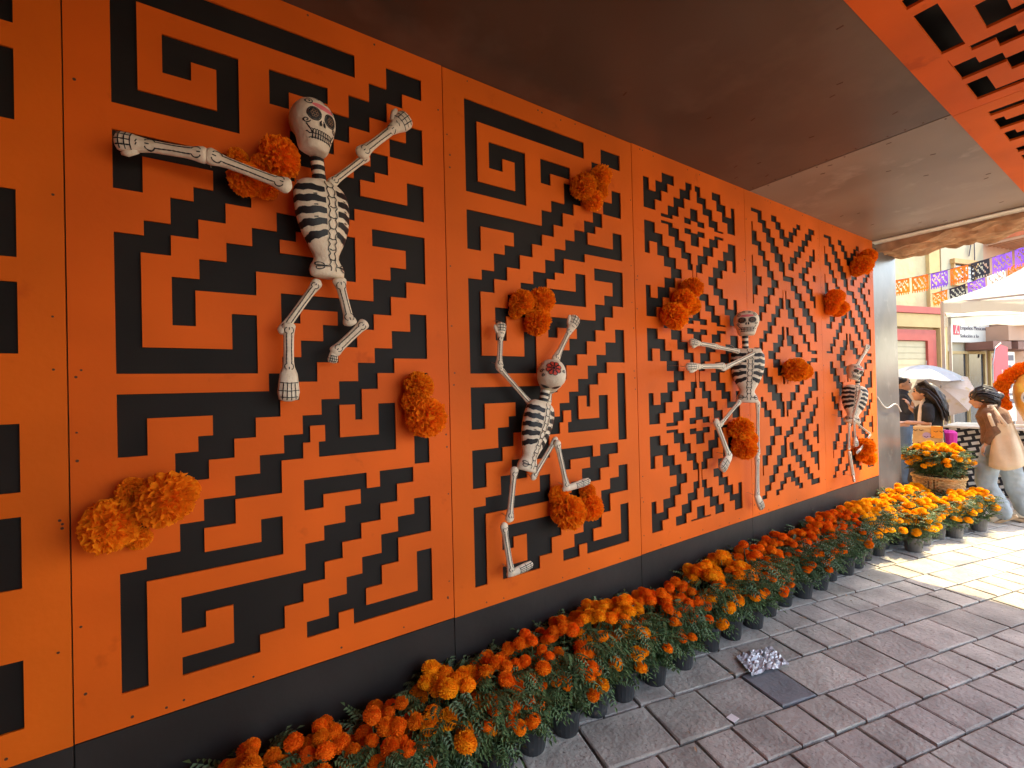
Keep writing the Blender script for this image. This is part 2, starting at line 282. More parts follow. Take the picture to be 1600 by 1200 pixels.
# measured outlines (metres, millimetres for the cut-outs)
DATA={"PAT":{"A":[[841,2334,841,2244,171,2244,171,1966,379,1966,379,2104,309,2104,309,2042,233,2042,233,2168,444,2168,444,1906,107,1906,107,2334],[737,2168,737,2104,602,2104,602,2042,538,2042,538,2168],[1120,2334,1120,2244,1034,2244,1034,2184,967,2184,967,2104,895,2104,895,2042,814,2042,814,1977,756,1977,756,1916,679,1916,679,1843,616,1843,616,1779,538,1779,538,1721,475,1721,475,1654,398,1654,398,1585,321,1585,321,1520,247,1520,247,1454,171,1454,171,1157,410,1157,410,1278,485,1278,485,1074,107,1074,107,1509,179,1509,179,1557,247,1557,247,1643,309,1643,309,1691,364,1691,364,1757,179,1757,179,1643,107,1643,107,1824,538,1824,538,1906,602,1906,602,1966,691,1966,691,2079,814,2079,814,2168,895,2168,895,2244,967,2244,967,2334],[1120,2117,1120,1966,967,1966,967,1886,912,1886,912,1843,853,1843,853,1779,1046,1779,1046,1874,1120,1874,1120,1721,828,1721,828,1675,679,1675,679,1595,616,1595,616,1557,562,1557,562,1509,756,1509,756,1608,828,1608,828,1432,485,1432,485,1348,309,1348,309,1230,247,1230,247,1387,321,1387,321,1454,398,1454,398,1520,475,1520,475,1585,518,1585,518,1585,553,1585,553,1654,616,1654,616,1721,691,1721,691,1779,756,1779,756,1843,828,1843,828,1906,895,1906,895,1966,975,1966,975,2042,1046,2042,1046,2117],[1120,1654,1120,1454,1034,1454,1034,1387,967,1387,967,1310,895,1310,895,1247,828,1247,828,1175,756,1175,756,1115,679,1115,679,1043,616,1043,616,976,553,976,553,919,475,919,475,851,410,851,410,787,337,787,337,724,271,724,271,659,179,659,179,549,107,549,107,724,247,724,247,818,309,818,309,868,350,868,350,934,179,934,179,818,107,818,107,1011,518,1011,518,1074,562,1074,562,1134,625,1134,625,1195,702,1195,702,1257,756,1257,756,1310,625,1310,625,1257,562,1257,562,1363,895,1363,895,1454,967,1454,967,1509,1034,1509,1034,1585,895,1585,895,1654],[1120,1322,1120,1134,975,1134,975,1074,905,1074,905,1011,841,1011,841,892,814,892,814,952,756,952,756,828,905,828,905,952,975,952,975,761,679,761,679,818,702,818,702,879,650,879,650,818,625,818,625,761,553,761,553,645,410,645,410,563,321,563,321,485,485,485,485,563,553,563,553,426,171,426,171,103,107,103,107,465,171,465,171,502,256,502,256,589,321,589,321,659,410,659,410,724,485,724,485,787,562,787,562,851,625,851,625,919,691,919,691,976,756,976,756,1043,828,1043,828,1115,895,1115,895,1175,967,1175,967,1247,1046,1247,1046,1322],[1120,1074,1120,692,1053,692,1053,1074],[853,681,853,619,905,619,905,681,1046,681,1046,619,975,619,975,549,905,549,905,485,828,485,828,426,756,426,756,366,691,366,691,302,616,302,616,239,553,239,553,162,475,162,475,103,256,103,256,162,398,162,398,290,321,290,321,239,256,239,256,353,625,353,625,448,691,448,691,502,768,502,768,563,828,563,828,619,691,619,691,570,625,570,625,681],[975,398,975,302,905,302,905,227,841,227,841,162,1053,162,1053,326,1120,326,1120,103,792,103,792,162,737,162,737,103,625,103,625,162,702,162,702,227,768,227,768,290,828,290,828,353,905,353,905,426,975,426,975,485,1046,485,1046,549,1120,549,1120,619,1120,619,1120,398]],"B":[[582,2324,582,2282,564,2282,564,2210,499,2210,499,2143,435,2143,435,2076,373,2076,373,2049,257,2049,257,2071,326,2071,326,2133,386,2133,386,2199,451,2199,451,2267,514,2267,514,2324],[677,2324,677,2258,741,2258,741,2194,809,2194,809,2124,871,2124,871,2063,935,2063,935,2049,825,2049,825,2071,762,2071,762,2143,696,2143,696,2210,633,2210,633,2282,615,2282,615,2324],[639,2160,639,2089,713,2089,713,2049,633,2049,633,2076,564,2076,564,2049,492,2049,492,2089,557,2089,557,2160],[564,2020,564,2000,633,2000,633,2020,713,2020,713,1982,648,1982,648,1912,557,1912,557,1982,492,1982,492,2020],[373,2027,373,2000,435,2000,435,1928,499,1928,499,1859,557,1859,557,1790,572,1790,572,1626,564,1626,564,1746,514,1746,514,1813,451,1813,451,1876,386,1876,386,1938,326,1938,326,2008,257,2008,257,2027],[935,2020,935,2000,871,2000,871,1938,809,1938,809,1868,741,1868,741,1804,677,1804,677,1739,615,1739,615,1626,606,1626,606,1790,625,1790,625,1859,689,1859,689,1928,762,1928,762,1992,825,1992,825,2020],[198,2000,198,1938,269,1938,269,1868,331,1868,331,1804,396,1804,396,1739,451,1739,451,1678,386,1678,386,1611,326,1611,326,1542,257,1542,257,1477,198,1477,198,1415,98,1415,98,1605,144,1605,144,1532,207,1532,207,1605,275,1605,275,1669,341,1669,341,1739,275,1739,275,1800,213,1800,213,1876,144,1876,144,1800,98,1800,98,2000],[1087,1992,1087,1790,1039,1790,1039,1868,974,1868,974,1790,914,1790,914,1729,850,1729,850,1657,914,1657,914,1595,974,1595,974,1521,1039,1521,1039,1595,1087,1595,1087,1404,988,1404,988,1477,925,1477,925,1542,859,1542,859,1605,797,1605,797,1669,741,1669,741,1729,797,1729,797,1800,859,1800,859,1859,925,1859,925,1928,988,1928,988,1992],[582,1669,582,1626,564,1626,564,1555,499,1555,499,1487,435,1487,435,1420,373,1420,373,1392,257,1392,257,1415,326,1415,326,1477,386,1477,386,1542,451,1542,451,1605,514,1605,514,1669],[677,1669,677,1605,741,1605,741,1532,809,1532,809,1468,871,1468,871,1404,935,1404,935,1392,825,1392,825,1415,762,1415,762,1487,696,1487,696,1555,633,1555,633,1626,615,1626,615,1669],[639,1503,639,1432,713,1432,713,1392,633,1392,633,1415,564,1415,564,1392,492,1392,492,1432,557,1432,557,1503],[564,1363,564,1343,633,1343,633,1363,713,1363,713,1325,648,1325,648,1255,557,1255,557,1325,492,1325,492,1363],[373,1370,373,1343,435,1343,435,1271,499,1271,499,1202,557,1202,557,1134,572,1134,572,969,564,969,564,1090,514,1090,514,1156,451,1156,451,1219,386,1219,386,1281,326,1281,326,1351,257,1351,257,1370],[935,1363,935,1343,871,1343,871,1281,809,1281,809,1211,741,1211,741,1147,677,1147,677,1082,615,1082,615,969,606,969,606,1134,625,1134,625,1202,689,1202,689,1271,762,1271,762,1335,825,1335,825,1363],[198,1343,198,1281,269,1281,269,1211,331,1211,331,1147,396,1147,396,1082,451,1082,451,1021,386,1021,386,954,326,954,326,886,257,886,257,821,198,821,198,758,98,758,98,948,144,948,144,875,207,875,207,948,275,948,275,1012,341,1012,341,1082,275,1082,275,1143,213,1143,213,1219,144,1219,144,1143,98,1143,98,1343],[1087,1335,1087,1134,1039,1134,1039,1211,974,1211,974,1134,914,1134,914,1072,850,1072,850,1000,914,1000,914,938,974,938,974,864,1039,864,1039,938,1087,938,1087,747,988,747,988,821,925,821,925,886,859,886,859,948,797,948,797,1012,741,1012,741,1072,797,1072,797,1143,859,1143,859,1202,925,1202,925,1271,988,1271,988,1335],[582,1012,582,969,564,969,564,898,499,898,499,830,435,830,435,763,373,763,373,735,257,735,257,758,326,758,326,821,386,821,386,886,451,886,451,948,514,948,514,1012],[677,1012,677,948,741,948,741,875,809,875,809,811,871,811,871,747,935,747,935,735,825,735,825,758,762,758,762,830,696,830,696,898,633,898,633,969,615,969,615,1012],[639,846,639,776,713,776,713,735,633,735,633,758,564,758,564,735,492,735,492,776,557,776,557,846],[564,706,564,686,633,686,633,706,713,706,713,668,648,668,648,599,557,599,557,668,492,668,492,706],[373,713,373,686,435,686,435,614,499,614,499,545,557,545,557,479,572,479,572,315,564,315,564,433,514,433,514,499,451,499,451,563,386,563,386,624,326,624,326,694,257,694,257,713],[935,706,935,686,871,686,871,624,809,624,809,555,741,555,741,489,677,489,677,426,615,426,615,315,606,315,606,479,625,479,625,545,689,545,689,614,762,614,762,679,825,679,825,706],[198,686,198,624,269,624,269,555,331,555,331,489,396,489,396,426,451,426,451,364,386,364,386,297,326,297,326,229,257,229,257,164,198,164,198,105,98,105,98,292,144,292,144,216,207,216,207,292,275,292,275,358,341,358,341,426,275,426,275,489,213,489,213,563,144,563,144,489,98,489,98,686],[1087,679,1087,479,1039,479,1039,555,974,555,974,472,914,472,914,416,850,416,850,344,914,344,914,281,974,281,974,208,1039,208,1039,281,1087,281,1087,92,988,92,988,164,925,164,925,229,859,229,859,292,797,292,797,358,741,358,741,416,797,416,797,479,859,479,859,545,925,545,925,614,988,614,988,679],[153,2267,153,2194,213,2194,213,2267,275,2267,275,2330,396,2330,396,2267,331,2267,331,2210,269,2210,269,2143,207,2143,207,2076,98,2076,98,2267],[914,2324,914,2258,974,2258,974,2182,1039,2182,1039,2258,1087,2258,1087,2063,988,2063,988,2133,925,2133,925,2199,859,2199,859,2267,809,2267,809,2324],[572,358,572,472,582,472,582,308,557,308,557,238,492,238,492,164,435,164,435,105,326,105,326,164,386,164,386,229,451,229,451,292,514,292,514,358],[663,358,663,297,727,297,727,229,797,229,797,164,859,164,859,105,750,105,750,164,689,164,689,238,625,238,625,308,606,308,606,358],[633,189,633,116,696,116,696,105,482,105,482,116,545,116,545,189]],"C":[[473,2320,473,2282,537,2282,537,2235,596,2235,596,2180,662,2180,662,2235,734,2235,734,2282,799,2282,799,2320,869,2320,869,2273,808,2273,808,2213,742,2213,742,2149,670,2149,670,2096,570,2096,570,2149,509,2149,509,2213,449,2213,449,2265,385,2265,385,2320],[247,2320,247,2255,311,2255,311,2201,373,2201,373,2140,436,2140,436,2079,491,2079,491,2026,555,2026,555,1967,585,1967,585,1857,725,1857,725,1795,788,1795,788,1737,861,1737,861,1678,926,1678,926,1620,996,1620,996,1562,1054,1562,1054,1509,1115,1509,1115,1338,1064,1338,1064,1406,996,1406,996,1475,926,1475,926,1543,861,1543,861,1612,799,1612,799,1678,734,1678,734,1743,670,1743,670,1813,546,1813,546,1882,485,1882,485,1946,423,1946,423,2014,361,2014,361,2086,301,2086,301,2156,247,2156,247,2221,183,2221,183,2290,91,2290,91,2320],[1126,2320,1126,2273,1073,2273,1073,2213,1005,2213,1005,2156,939,2156,939,2096,869,2096,869,2038,799,2038,799,1978,734,1978,734,1912,641,1912,641,1967,670,1967,670,2026,742,2026,742,2086,814,2086,814,2140,882,2140,882,2201,947,2201,947,2265,1012,2265,1012,2320],[111,2213,111,2149,166,2149,166,2079,229,2079,229,2014,285,2014,285,1946,346,1946,346,1872,403,1872,403,1807,473,1807,473,1743,411,1743,411,1678,340,1678,340,1602,277,1602,277,1533,211,1533,211,1466,91,1466,91,1509,166,1509,166,1581,240,1581,240,1661,301,1661,301,1737,361,1737,361,1813,301,1813,301,1891,240,1891,240,1967,174,1967,174,2038,91,2038,91,2213],[101,1958,101,1882,157,1882,157,1807,220,1807,220,1737,157,1737,157,1661,101,1661,101,1591,82,1591,82,1958],[1126,2149,1126,2038,1064,2038,1064,1978,996,1978,996,1918,926,1918,926,1857,1005,1857,1005,1795,1064,1795,1064,1737,1115,1737,1115,1631,1073,1631,1073,1689,1005,1689,1005,1750,939,1750,939,1807,869,1807,869,1863,814,1863,814,1912,874,1912,874,1967,947,1967,947,2026,1012,2026,1012,2086,1080,2086,1080,2149],[1126,1918,1126,1863,1073,1863,1073,1918],[546,1737,546,1581,491,1581,491,1509,423,1509,423,1439,355,1439,355,1374,277,1374,277,1306,211,1306,211,1241,82,1241,82,1261,157,1261,157,1332,220,1332,220,1396,285,1396,285,1466,346,1466,346,1533,411,1533,411,1602,473,1602,473,1670,537,1670,537,1737],[596,1737,596,1670,662,1670,662,1602,725,1602,725,1533,788,1533,788,1466,854,1466,854,1396,918,1396,918,1332,987,1332,987,1261,1115,1261,1115,1229,1005,1229,1005,1248,936,1248,936,1314,854,1314,854,1382,781,1382,781,1445,708,1445,708,1509,611,1509,611,1581,577,1581,577,1737],[546,1439,546,1332,527,1332,527,1277,473,1277,473,1229,403,1229,403,1176,473,1176,473,1129,537,1129,537,977,504,977,504,1045,423,1045,423,1108,355,1108,355,1176,285,1176,285,1241,361,1241,361,1306,436,1306,436,1374,504,1374,504,1439],[620,1439,620,1374,699,1374,699,1306,771,1306,771,1241,844,1241,844,1196,718,1196,718,1241,652,1241,652,1285,585,1285,585,1338,577,1338,577,1439],[1115,1196,1115,1157,987,1157,987,1096,918,1096,918,1027,854,1027,854,968,781,968,781,903,708,903,708,839,641,839,641,769,577,769,577,714,546,714,546,839,611,839,611,909,699,909,699,968,781,968,781,1039,844,1039,844,1096,918,1096,918,1168,996,1168,996,1196],[628,1096,628,1045,662,1045,662,1000,585,1000,585,977,570,977,570,1096],[211,1168,211,1108,277,1108,277,1039,346,1039,346,977,411,977,411,909,485,909,485,839,518,839,518,714,449,714,449,780,385,780,385,849,321,849,321,917,260,917,260,984,200,984,200,1053,140,1053,140,1168],[195,886,195,849,247,849,247,780,311,780,311,714,373,714,373,644,464,644,464,572,355,572,355,502,301,502,301,430,240,430,240,359,174,359,174,287,157,287,157,441,211,441,211,510,277,510,277,579,340,579,340,653,277,653,277,727,200,727,200,800,157,800,157,886],[1115,1079,1115,909,996,909,996,849,926,849,926,793,854,793,854,735,788,735,788,679,725,679,725,621,652,621,652,563,585,563,585,548,537,548,537,387,464,387,464,329,397,329,397,276,340,276,340,217,277,217,277,159,211,159,211,106,140,106,140,137,183,137,183,209,247,209,247,276,311,276,311,349,373,349,373,419,436,419,436,491,491,491,491,563,527,563,527,601,596,601,596,630,652,630,652,700,718,700,718,757,788,757,788,821,854,821,854,886,926,886,926,948,996,948,996,1016,1054,1016,1054,1079],[1105,854,1105,757,1054,757,1054,692,1005,692,1005,630,918,630,918,572,854,572,854,502,918,502,918,451,979,451,979,387,1097,387,1097,217,1064,217,1064,276,1005,276,1005,337,939,337,939,396,869,396,869,451,799,451,799,510,734,510,734,563,799,563,799,621,869,621,869,679,936,679,936,735,1005,735,1005,793,1073,793,1073,854],[1105,621,1105,451,1064,451,1064,510,996,510,996,563,1064,563,1064,621],[652,502,652,441,718,441,718,387,788,387,788,329,854,329,854,269,918,269,918,209,979,209,979,153,1097,153,1097,106,936,106,936,159,869,159,869,217,808,217,808,276,734,276,734,329,670,329,670,387,596,387,596,441,577,441,577,502],[596,329,596,269,662,269,662,209,734,209,734,153,788,153,788,106,718,106,718,137,652,137,652,179,585,179,585,224,518,224,518,179,464,179,464,137,397,137,397,106,346,106,346,153,411,153,411,209,473,209,473,269,537,269,537,329]]},"SK":[{"skull":{"c":[0.314,-0.1,2.555],"hw":0.0759,"hh":0.0966,"yaw":20,"roll":-4,"pitch":0},"tyaw":22,"neck":{"a":[0.328,-0.075,2.478],"b":[0.338,-0.075,2.364],"hw":0.0234},"torso":{"a":[0.341,-0.075,2.372],"b":[0.358,-0.075,2.031],"hw":0.1032},"limbs":[["upper_arm",{"a":[0.223,-0.15,2.307],"b":[0.001,-0.12,2.365],"re":0.0279,"rm":0.0176}],["forearm",{"a":[-0.005,-0.12,2.363],"b":[-0.229,-0.07,2.371],"re":0.027,"rm":0.0183,"rh":0.0289}],["upper_arm",{"a":[0.379,-0.06,2.386],"b":[0.514,-0.06,2.524],"re":0.0184,"rm":0.0135}],["forearm",{"a":[0.485,-0.075,2.518],"b":[0.681,-0.075,2.721],"re":0.0267,"rm":0.0165,"rh":0.0369}],["thigh",{"a":[0.326,-0.07,2.015],"b":[0.204,-0.07,1.826],"re":0.0193,"rm":0.0136}],["shin",{"a":[0.226,-0.075,1.851],"b":[0.223,-0.075,1.686],"re":0.0223,"rm":0.0167,"c":[0.221,-0.075,1.585],"rf":0.0357}],["thigh",{"a":[0.398,-0.075,2.026],"b":[0.434,-0.075,1.87],"re":0.0263,"rm":0.0167}],["shin",{"a":[0.488,-0.075,1.873],"b":[0.375,-0.075,1.76],"re":0.0216,"rm":0.0168,"c":[0.367,-0.075,1.72],"rf":0.018}]]},{"skull":{"c":[1.373,-0.09,1.661],"hw":0.0716,"hh":0.0872,"yaw":-32,"roll":-8,"pitch":74},"tyaw":10,"neck":{"a":[1.348,-0.075,1.596],"b":[1.321,-0.075,1.504],"hw":0.0217},"torso":{"a":[1.33,-0.075,1.538],"b":[1.222,-0.075,1.22],"hw":0.0912},"limbs":[["upper_arm",{"a":[1.279,-0.06,1.524],"b":[1.086,-0.06,1.716],"re":0.0165,"rm":0.012}],["forearm",{"a":[1.087,-0.075,1.71],"b":[1.103,-0.075,1.914],"re":0.0204,"rm":0.0131,"rh":0.0263}],["upper_arm",{"a":[1.381,-0.05,1.526],"b":[1.436,-0.05,1.735],"re":0.0175,"rm":0.0127}],["forearm",{"a":[1.412,-0.075,1.74],"b":[1.562,-0.075,1.972],"re":0.0242,"rm":0.0145,"rh":0.0307}],["thigh",{"a":[1.157,-0.075,1.24],"b":[1.122,-0.075,1.007],"re":0.0219,"rm":0.0146}],["shin",{"a":[1.084,-0.085,0.999],"b":[1.119,-0.085,0.769],"re":0.0201,"rm":0.0144,"c":[1.239,-0.085,0.784],"rf":0.0215}],["thigh",{"a":[1.42,-0.06,1.356],"b":[1.269,-0.06,1.176],"re":0.0171,"rm":0.0124}],["shin",{"a":[1.411,-0.075,1.342],"b":[1.47,-0.075,1.103],"re":0.0206,"rm":0.0142,"c":[1.627,-0.075,1.121],"rf":0.0206}]]},{"skull":{"c":[3.115,-0.1,2.023],"hw":0.0831,"hh":0.0876,"yaw":-56,"roll":0,"pitch":0},"tyaw":-44,"neck":{"a":[3.131,-0.08,1.959],"b":[3.132,-0.08,1.823],"hw":0.0203},"torso":{"a":[3.159,-0.08,1.847],"b":[3.131,-0.08,1.467],"hw":0.0971},"limbs":[["upper_arm",{"a":[3.234,-0.13,1.835],"b":[2.755,-0.13,1.699],"re":0.0195,"rm":0.0152}],["forearm",{"a":[2.777,-0.13,1.72],"b":[2.38,-0.13,1.713],"re":0.0241,"rm":0.016,"rh":0.0261}],["upper_arm",{"a":[3.061,-0.07,1.827],"b":[2.772,-0.07,1.854],"re":0.0196,"rm":0.0131}],["forearm",{"a":[2.786,-0.07,1.854],"b":[2.511,-0.07,1.874],"re":0.0207,"rm":0.0145,"rh":0.0249}],["thigh",{"a":[3.042,-0.08,1.48],"b":[2.79,-0.08,1.328],"re":0.0194,"rm":0.013}],["shin",{"a":[2.732,-0.09,1.366],"b":[2.875,-0.09,1.118],"re":0.0253,"rm":0.019,"c":[2.781,-0.09,1.035],"rf":0.0379}],["thigh",{"a":[3.275,-0.08,1.471],"b":[3.255,-0.08,1.081],"re":0.0206,"rm":0.0138}],["shin",{"a":[3.246,-0.08,1.077],"b":[3.231,-0.08,0.791],"re":0.0227,"rm":0.0182,"c":[3.296,-0.08,0.698],"rf":0.0341}]]},{"skull":{"c":[4.865,-0.12,1.68],"hw":0.064,"hh":0.0699,"yaw":-30,"roll":-22,"pitch":25},"tyaw":-50,"neck":{"a":[4.992,-0.1,1.639],"b":[4.983,-0.1,1.526],"hw":0.0178},"torso":{"a":[4.942,-0.1,1.55],"b":[4.833,-0.1,1.215],"hw":0.0555},"limbs":[["upper_arm",{"a":[5.071,-0.07,1.53],"b":[5.038,-0.07,1.687],"re":0.0151,"rm":0.012}],["forearm",{"a":[4.924,-0.1,1.698],"b":[5.269,-0.1,1.933],"re":0.0241,"rm":0.0181,"rh":0.0272}],["upper_arm",{"a":[4.848,-0.17,1.505],"b":[4.679,-0.17,1.279],"re":0.0198,"rm":0.0142}],["forearm",{"a":[4.65,-0.18,1.265],"b":[4.673,-0.18,1.023],"re":0.0167,"rm":0.0111,"rh":0.0305}],["thigh",{"a":[4.805,-0.09,1.211],"b":[4.776,-0.09,0.982],"re":0.0173,"rm":0.0115}],["shin",{"a":[4.76,-0.1,0.961],"b":[4.827,-0.1,0.734],"re":0.02,"rm":0.0172,"c":[4.675,-0.16,0.72],"rf":0.02}],["thigh",{"a":[4.874,-0.12,1.214],"b":[5.191,-0.12,1.09],"re":0.0118,"rm":0.0089}],["shin",{"a":[5.313,-0.08,1.072],"b":[5.06,-0.08,0.953],"re":0.0121,"rm":0.0091,"c":[4.97,-0.08,0.926],"rf":0.0152}]]}],"POM":[[[-0.253,-0.067,1.241,0.079],[-0.123,-0.074,1.3,0.087],[-0.207,-0.035,1.332,0.041],[-0.192,-0.029,1.181,0.034],[-0.066,-0.03,1.315,0.036]],[[0.21,-0.063,2.438,0.074],[0.107,-0.049,2.341,0.058],[0.158,-0.041,2.399,0.048],[0.087,-0.031,2.416,0.036],[0.167,-0.037,2.335,0.044]],[[0.709,-0.055,1.627,0.065],[0.729,-0.073,1.501,0.086],[0.691,-0.048,1.565,0.057]],[[1.641,-0.063,2.662,0.074],[1.776,-0.056,2.745,0.066],[1.725,-0.049,2.611,0.058],[1.773,-0.047,2.674,0.055]],[[1.235,-0.054,2.02,0.063],[1.351,-0.058,2.035,0.068],[1.322,-0.06,1.93,0.071],[1.216,-0.03,1.973,0.036]],[[1.472,-0.078,0.986,0.092],[1.635,-0.061,0.98,0.072],[1.439,-0.045,1.064,0.053],[1.64,-0.039,1.056,0.046]],[[2.545,-0.066,2.214,0.077],[2.46,-0.068,2.129,0.08],[2.356,-0.076,2.025,0.09],[2.537,-0.058,2.105,0.069]],[[3.057,-0.075,1.288,0.088],[3.083,-0.075,1.157,0.089],[3.185,-0.057,1.214,0.067]],[[3.846,-0.082,1.698,0.096],[4.031,-0.062,1.688,0.073]],[[4.62,-0.073,2.336,0.086],[4.718,-0.069,2.253,0.081],[4.614,-0.053,2.248,0.062]],[[5.218,-0.085,2.702,0.1],[5.41,-0.07,2.812,0.083],[5.204,-0.047,2.653,0.055]],[[5.189,-0.077,0.965,0.091],[5.288,-0.067,0.856,0.079],[5.185,-0.051,0.877,0.06]]],"CAM":[705.0,0.58676,0.006855,-0.024096,1.811279,1.430459,-1.005983,-0.349734,1.616],"CE":[[2195,-1287,2266,-1287,2266,-1229,2195,-1229],[2327,-1304,2711,-1304,2711,-1229,2327,-1229],[2467,-1453,2615,-1453,2615,-1487,2672,-1487,2672,-1375,2467,-1375],[2746,-1444,2810,-1444,2810,-1468,2865,-1468,2865,-1381,2794,-1381,2794,-1308,2746,-1308],[2786,-1234,2860,-1234,2860,-1307,2928,-1307,2928,-1379,2992,-1379,2992,-1439,3126,-1439,3126,-1377,3026,-1377,3026,-1231,2786,-1231],[3087,-1303,3266,-1303,3266,-1408,3310,-1408,3310,-1230,3087,-1230],[3517,-1372,3582,-1372,3582,-1231,3517,-1231],[3650,-1270,3709,-1270,3709,-1344,3823,-1344,3823,-1229,3650,-1229],[3899,-1275,3962,-1275,3962,-1301,4072,-1301,4072,-1228,3899,-1228],[4225,-1276,4320,-1276,4320,-1229,4225,-1229],[4397,-1253,4509,-1253,4509,-1227,4397,-1227]]}
def settle(root,loc):
    loc=Vector(loc); T=Matrix.Translation(-loc); root.location=loc
    def shift(o):
        for c in o.children:
            if c.location.length<1e-9:
                if c.data and c.data.users==1: c.data.transform(T)
                shift(c)
            else: c.location=c.location-loc
    shift(root); return root
# ================================================================ setting: ground and paving
H=3.046
th=R(-14.); ca,sa=math.cos(th),math.sin(th)
def uv2(u,v): return (ca*u-sa*v, sa*u+ca*v)
gm=bpy.data.materials.new('plaza_paving'); gm.use_nodes=True
_n=gm.node_tree.nodes; _l=gm.node_tree.links; _b=_n['Principled BSDF']; _b.inputs['Roughness'].default_value=.75
_tc=_n.new('ShaderNodeTexCoord'); _mp=_n.new('ShaderNodeMapping'); _mp.inputs['Rotation'].default_value=(0,0,R(14)); _br=_n.new('ShaderNodeTexBrick')
_br.inputs['Color1'].default_value=(.25,.23,.22,1); _br.inputs['Color2'].default_value=(.20,.185,.18,1); _br.inputs['Mortar'].default_value=(.10,.085,.075,1)
_br.inputs['Scale'].default_value=1.; _br.inputs['Mortar Size'].default_value=.008; _br.inputs['Brick Width'].default_value=.3; _br.inputs['Row Height'].default_value=.21
_l.new(_tc.outputs['Object'],_mp.inputs[0]); _l.new(_mp.outputs[0],_br.inputs[0]); _l.new(_br.outputs[0],_b.inputs['Base Color'])
ground=tag(MB().quad((-60,-60,-.03),(90,-60,-.03),(90,90,-.03),(-60,90,-.03)).build('ground',gm),kind='structure')
pavement=tag(MB().quad((-5,-5,-.016),(13,-5,-.016),(13,4,-.016),(-5,4,-.016)).build('pavement',JOINT),kind='structure')
vl=[-0.5,-0.293,-0.084,.185,.405,.615,.845]
v=-.5
while v>-2.2: v-=rnd.choice((.205,.21,.215,.26)); vl.insert(0,v)
v=.845
while v<3.6: v+=rnd.choice((.205,.21,.215,.22)); vl.append(v)
def stone_mesh(seed):
    q=random.Random(seed); mb=MB(); e=.022
    j=lambda s:q.uniform(-s,s)
    lo=[(0,0),(1,0),(1,1),(0,1)]
    a=[(x+j(.022),y+j(.022),-1.) for x,y in lo]
    b=[(x+j(.022),y+j(.022),-.12) for x,y in lo]
    c=[(x+(e if x==0 else -e)+j(.012),y+(e if y==0 else -e)+j(.012),j(.05)) for x,y in lo]
    mb.v=a+b+c
    for k in (0,4):
        for i in range(4): mb.f.append((k+i,k+(i+1)%4,k+4+(i+1)%4,k+4+i))
    mb.f.append((8,9,10,11)); return mb
protos=[stone_mesh(i) for i in range(9)]
pmesh=[p.mesh('paving_stone',False,[STONE]) for p in protos]; smesh=protos[0].mesh('paving_stone',False,[SLATE])
stones=[]
for i in range(len(vl)-1):
    v0,v1=vl[i],vl[i+1]; u=-1.5+rnd.uniform(0,.2)
    if abs(v0+.084)<.01: u=2.70-5*.415-.0
    while u<10.5:
        w=rnd.choice((.205,.21,.208,.21,.30,.41)) if not abs(v0+.293)<.01 else .2085
        if abs(v0+.084)<.01: w=rnd.choice((.38,.36,.31,.24))
        x,y=uv2(u+w/2,(v0+v1)/2)
        if y<.02 and y>-4.6 and x>-1.2 and not(x<0.2 and y>-.0): stones.append((x,y,u,v0,w,v1-v0))
        u+=w
def vis(x,y):
    d=Vector((x,y-CAMY,-CAMZ)); f=d.dot(fwd)
    if f<.1: return -1
    px,py=d.dot(r2)/f,d.dot(u2)/f
    return 1/f if abs(px)<1.16 and py>-.88 else -1
stones.sort(key=lambda s:-vis(s[0],s[1]))
far=MB()
for k,(x,y,u,v0,w,h) in enumerate(stones):
    g=.0062; slate=abs(x-2.47)<.13 and abs(y+.56)<.10
    M=Matrix.Translation((*uv2(u+g,v0+g),rnd.uniform(-.003,.003)))@Matrix.Rotation(th+rnd.uniform(-.008,.008),4,'Z')@Matrix.Diagonal((w-2*g,h-2*g,.03,1))
    if k<300:
        o=link('paving_stone',smesh if slate else pmesh[k%9],pavement); o.matrix_local=M
    else:
        p=protos[k%9]; k0=len(far.v); far.v+=[tuple(M@Vector(q)) for q in p.v]; far.f+=[tuple(k0+i for i in f) for f in p.f]
tag(far.build('paving_stones',STONE,pavement),kind='stuff')
# ================================================================ passage wall of cut-out panels
S0=-0.3497; PW=1.22
wall=tag(empty('passage_wall'),'orange cut-out panel wall with black stepped fret patterns and black skirting','wall')
MB().box((-4.0,.0082,0.),(5.752,.16,H+.3)).build('backing_board',BLACK,wall)
names={0:('B','orange panel at the left edge, cut with stepped hooks'),1:('A','large orange panel cut with square spirals behind the nearest skeleton'),2:('A','orange panel cut with square spirals behind the flower-crowned skeleton'),3:('B','orange panel cut with stepped diamonds round small crosses'),4:('C','orange panel cut with nested stepped chevrons'),5:('C','last orange panel cut with chevrons, partly in the sun')}
for k in range(-2,6):
    pk,lab=names.get(k,('A',None)); x0=S0+(k-1)*PW; dy=rnd.uniform(0,.0025)
    M=Matrix(((1,0,0,x0),(0,0,-1,-dy),(0,1,0,.61+rnd.uniform(-.002,.002)),(0,0,0,1)))
    polys=DATA['PAT'][pk]
    if k==0: polys=[[c+(34 if i%2==0 else 0) for i,c in enumerate(p)] for p in polys]
    o=cut_sheet((2,0,1218,2436),polys,.007,M,ORANGE,'panel',wall)
    if lab: o['label']=lab
    sc=MB()
    if k>=0:
        for s in range(26):
            e=s%4; t=rnd.uniform(.03,.97)
            u,vv_=((rnd.uniform(.015,.03),t*2.43) if e==0 else (1.22-rnd.uniform(.015,.03),t*2.43) if e==1 else (t*1.2,rnd.uniform(.015,.03)) if e==2 else (t*1.2,2.436-rnd.uniform(.015,.03)))
            sc.tube([M@Vector((u,vv_,-.002)),M@Vector((u,vv_,.0012))],rnd.uniform(.003,.0045),7)
        sc.build('screw_heads',SCREW,o)['kind']='stuff'
x=-4.0
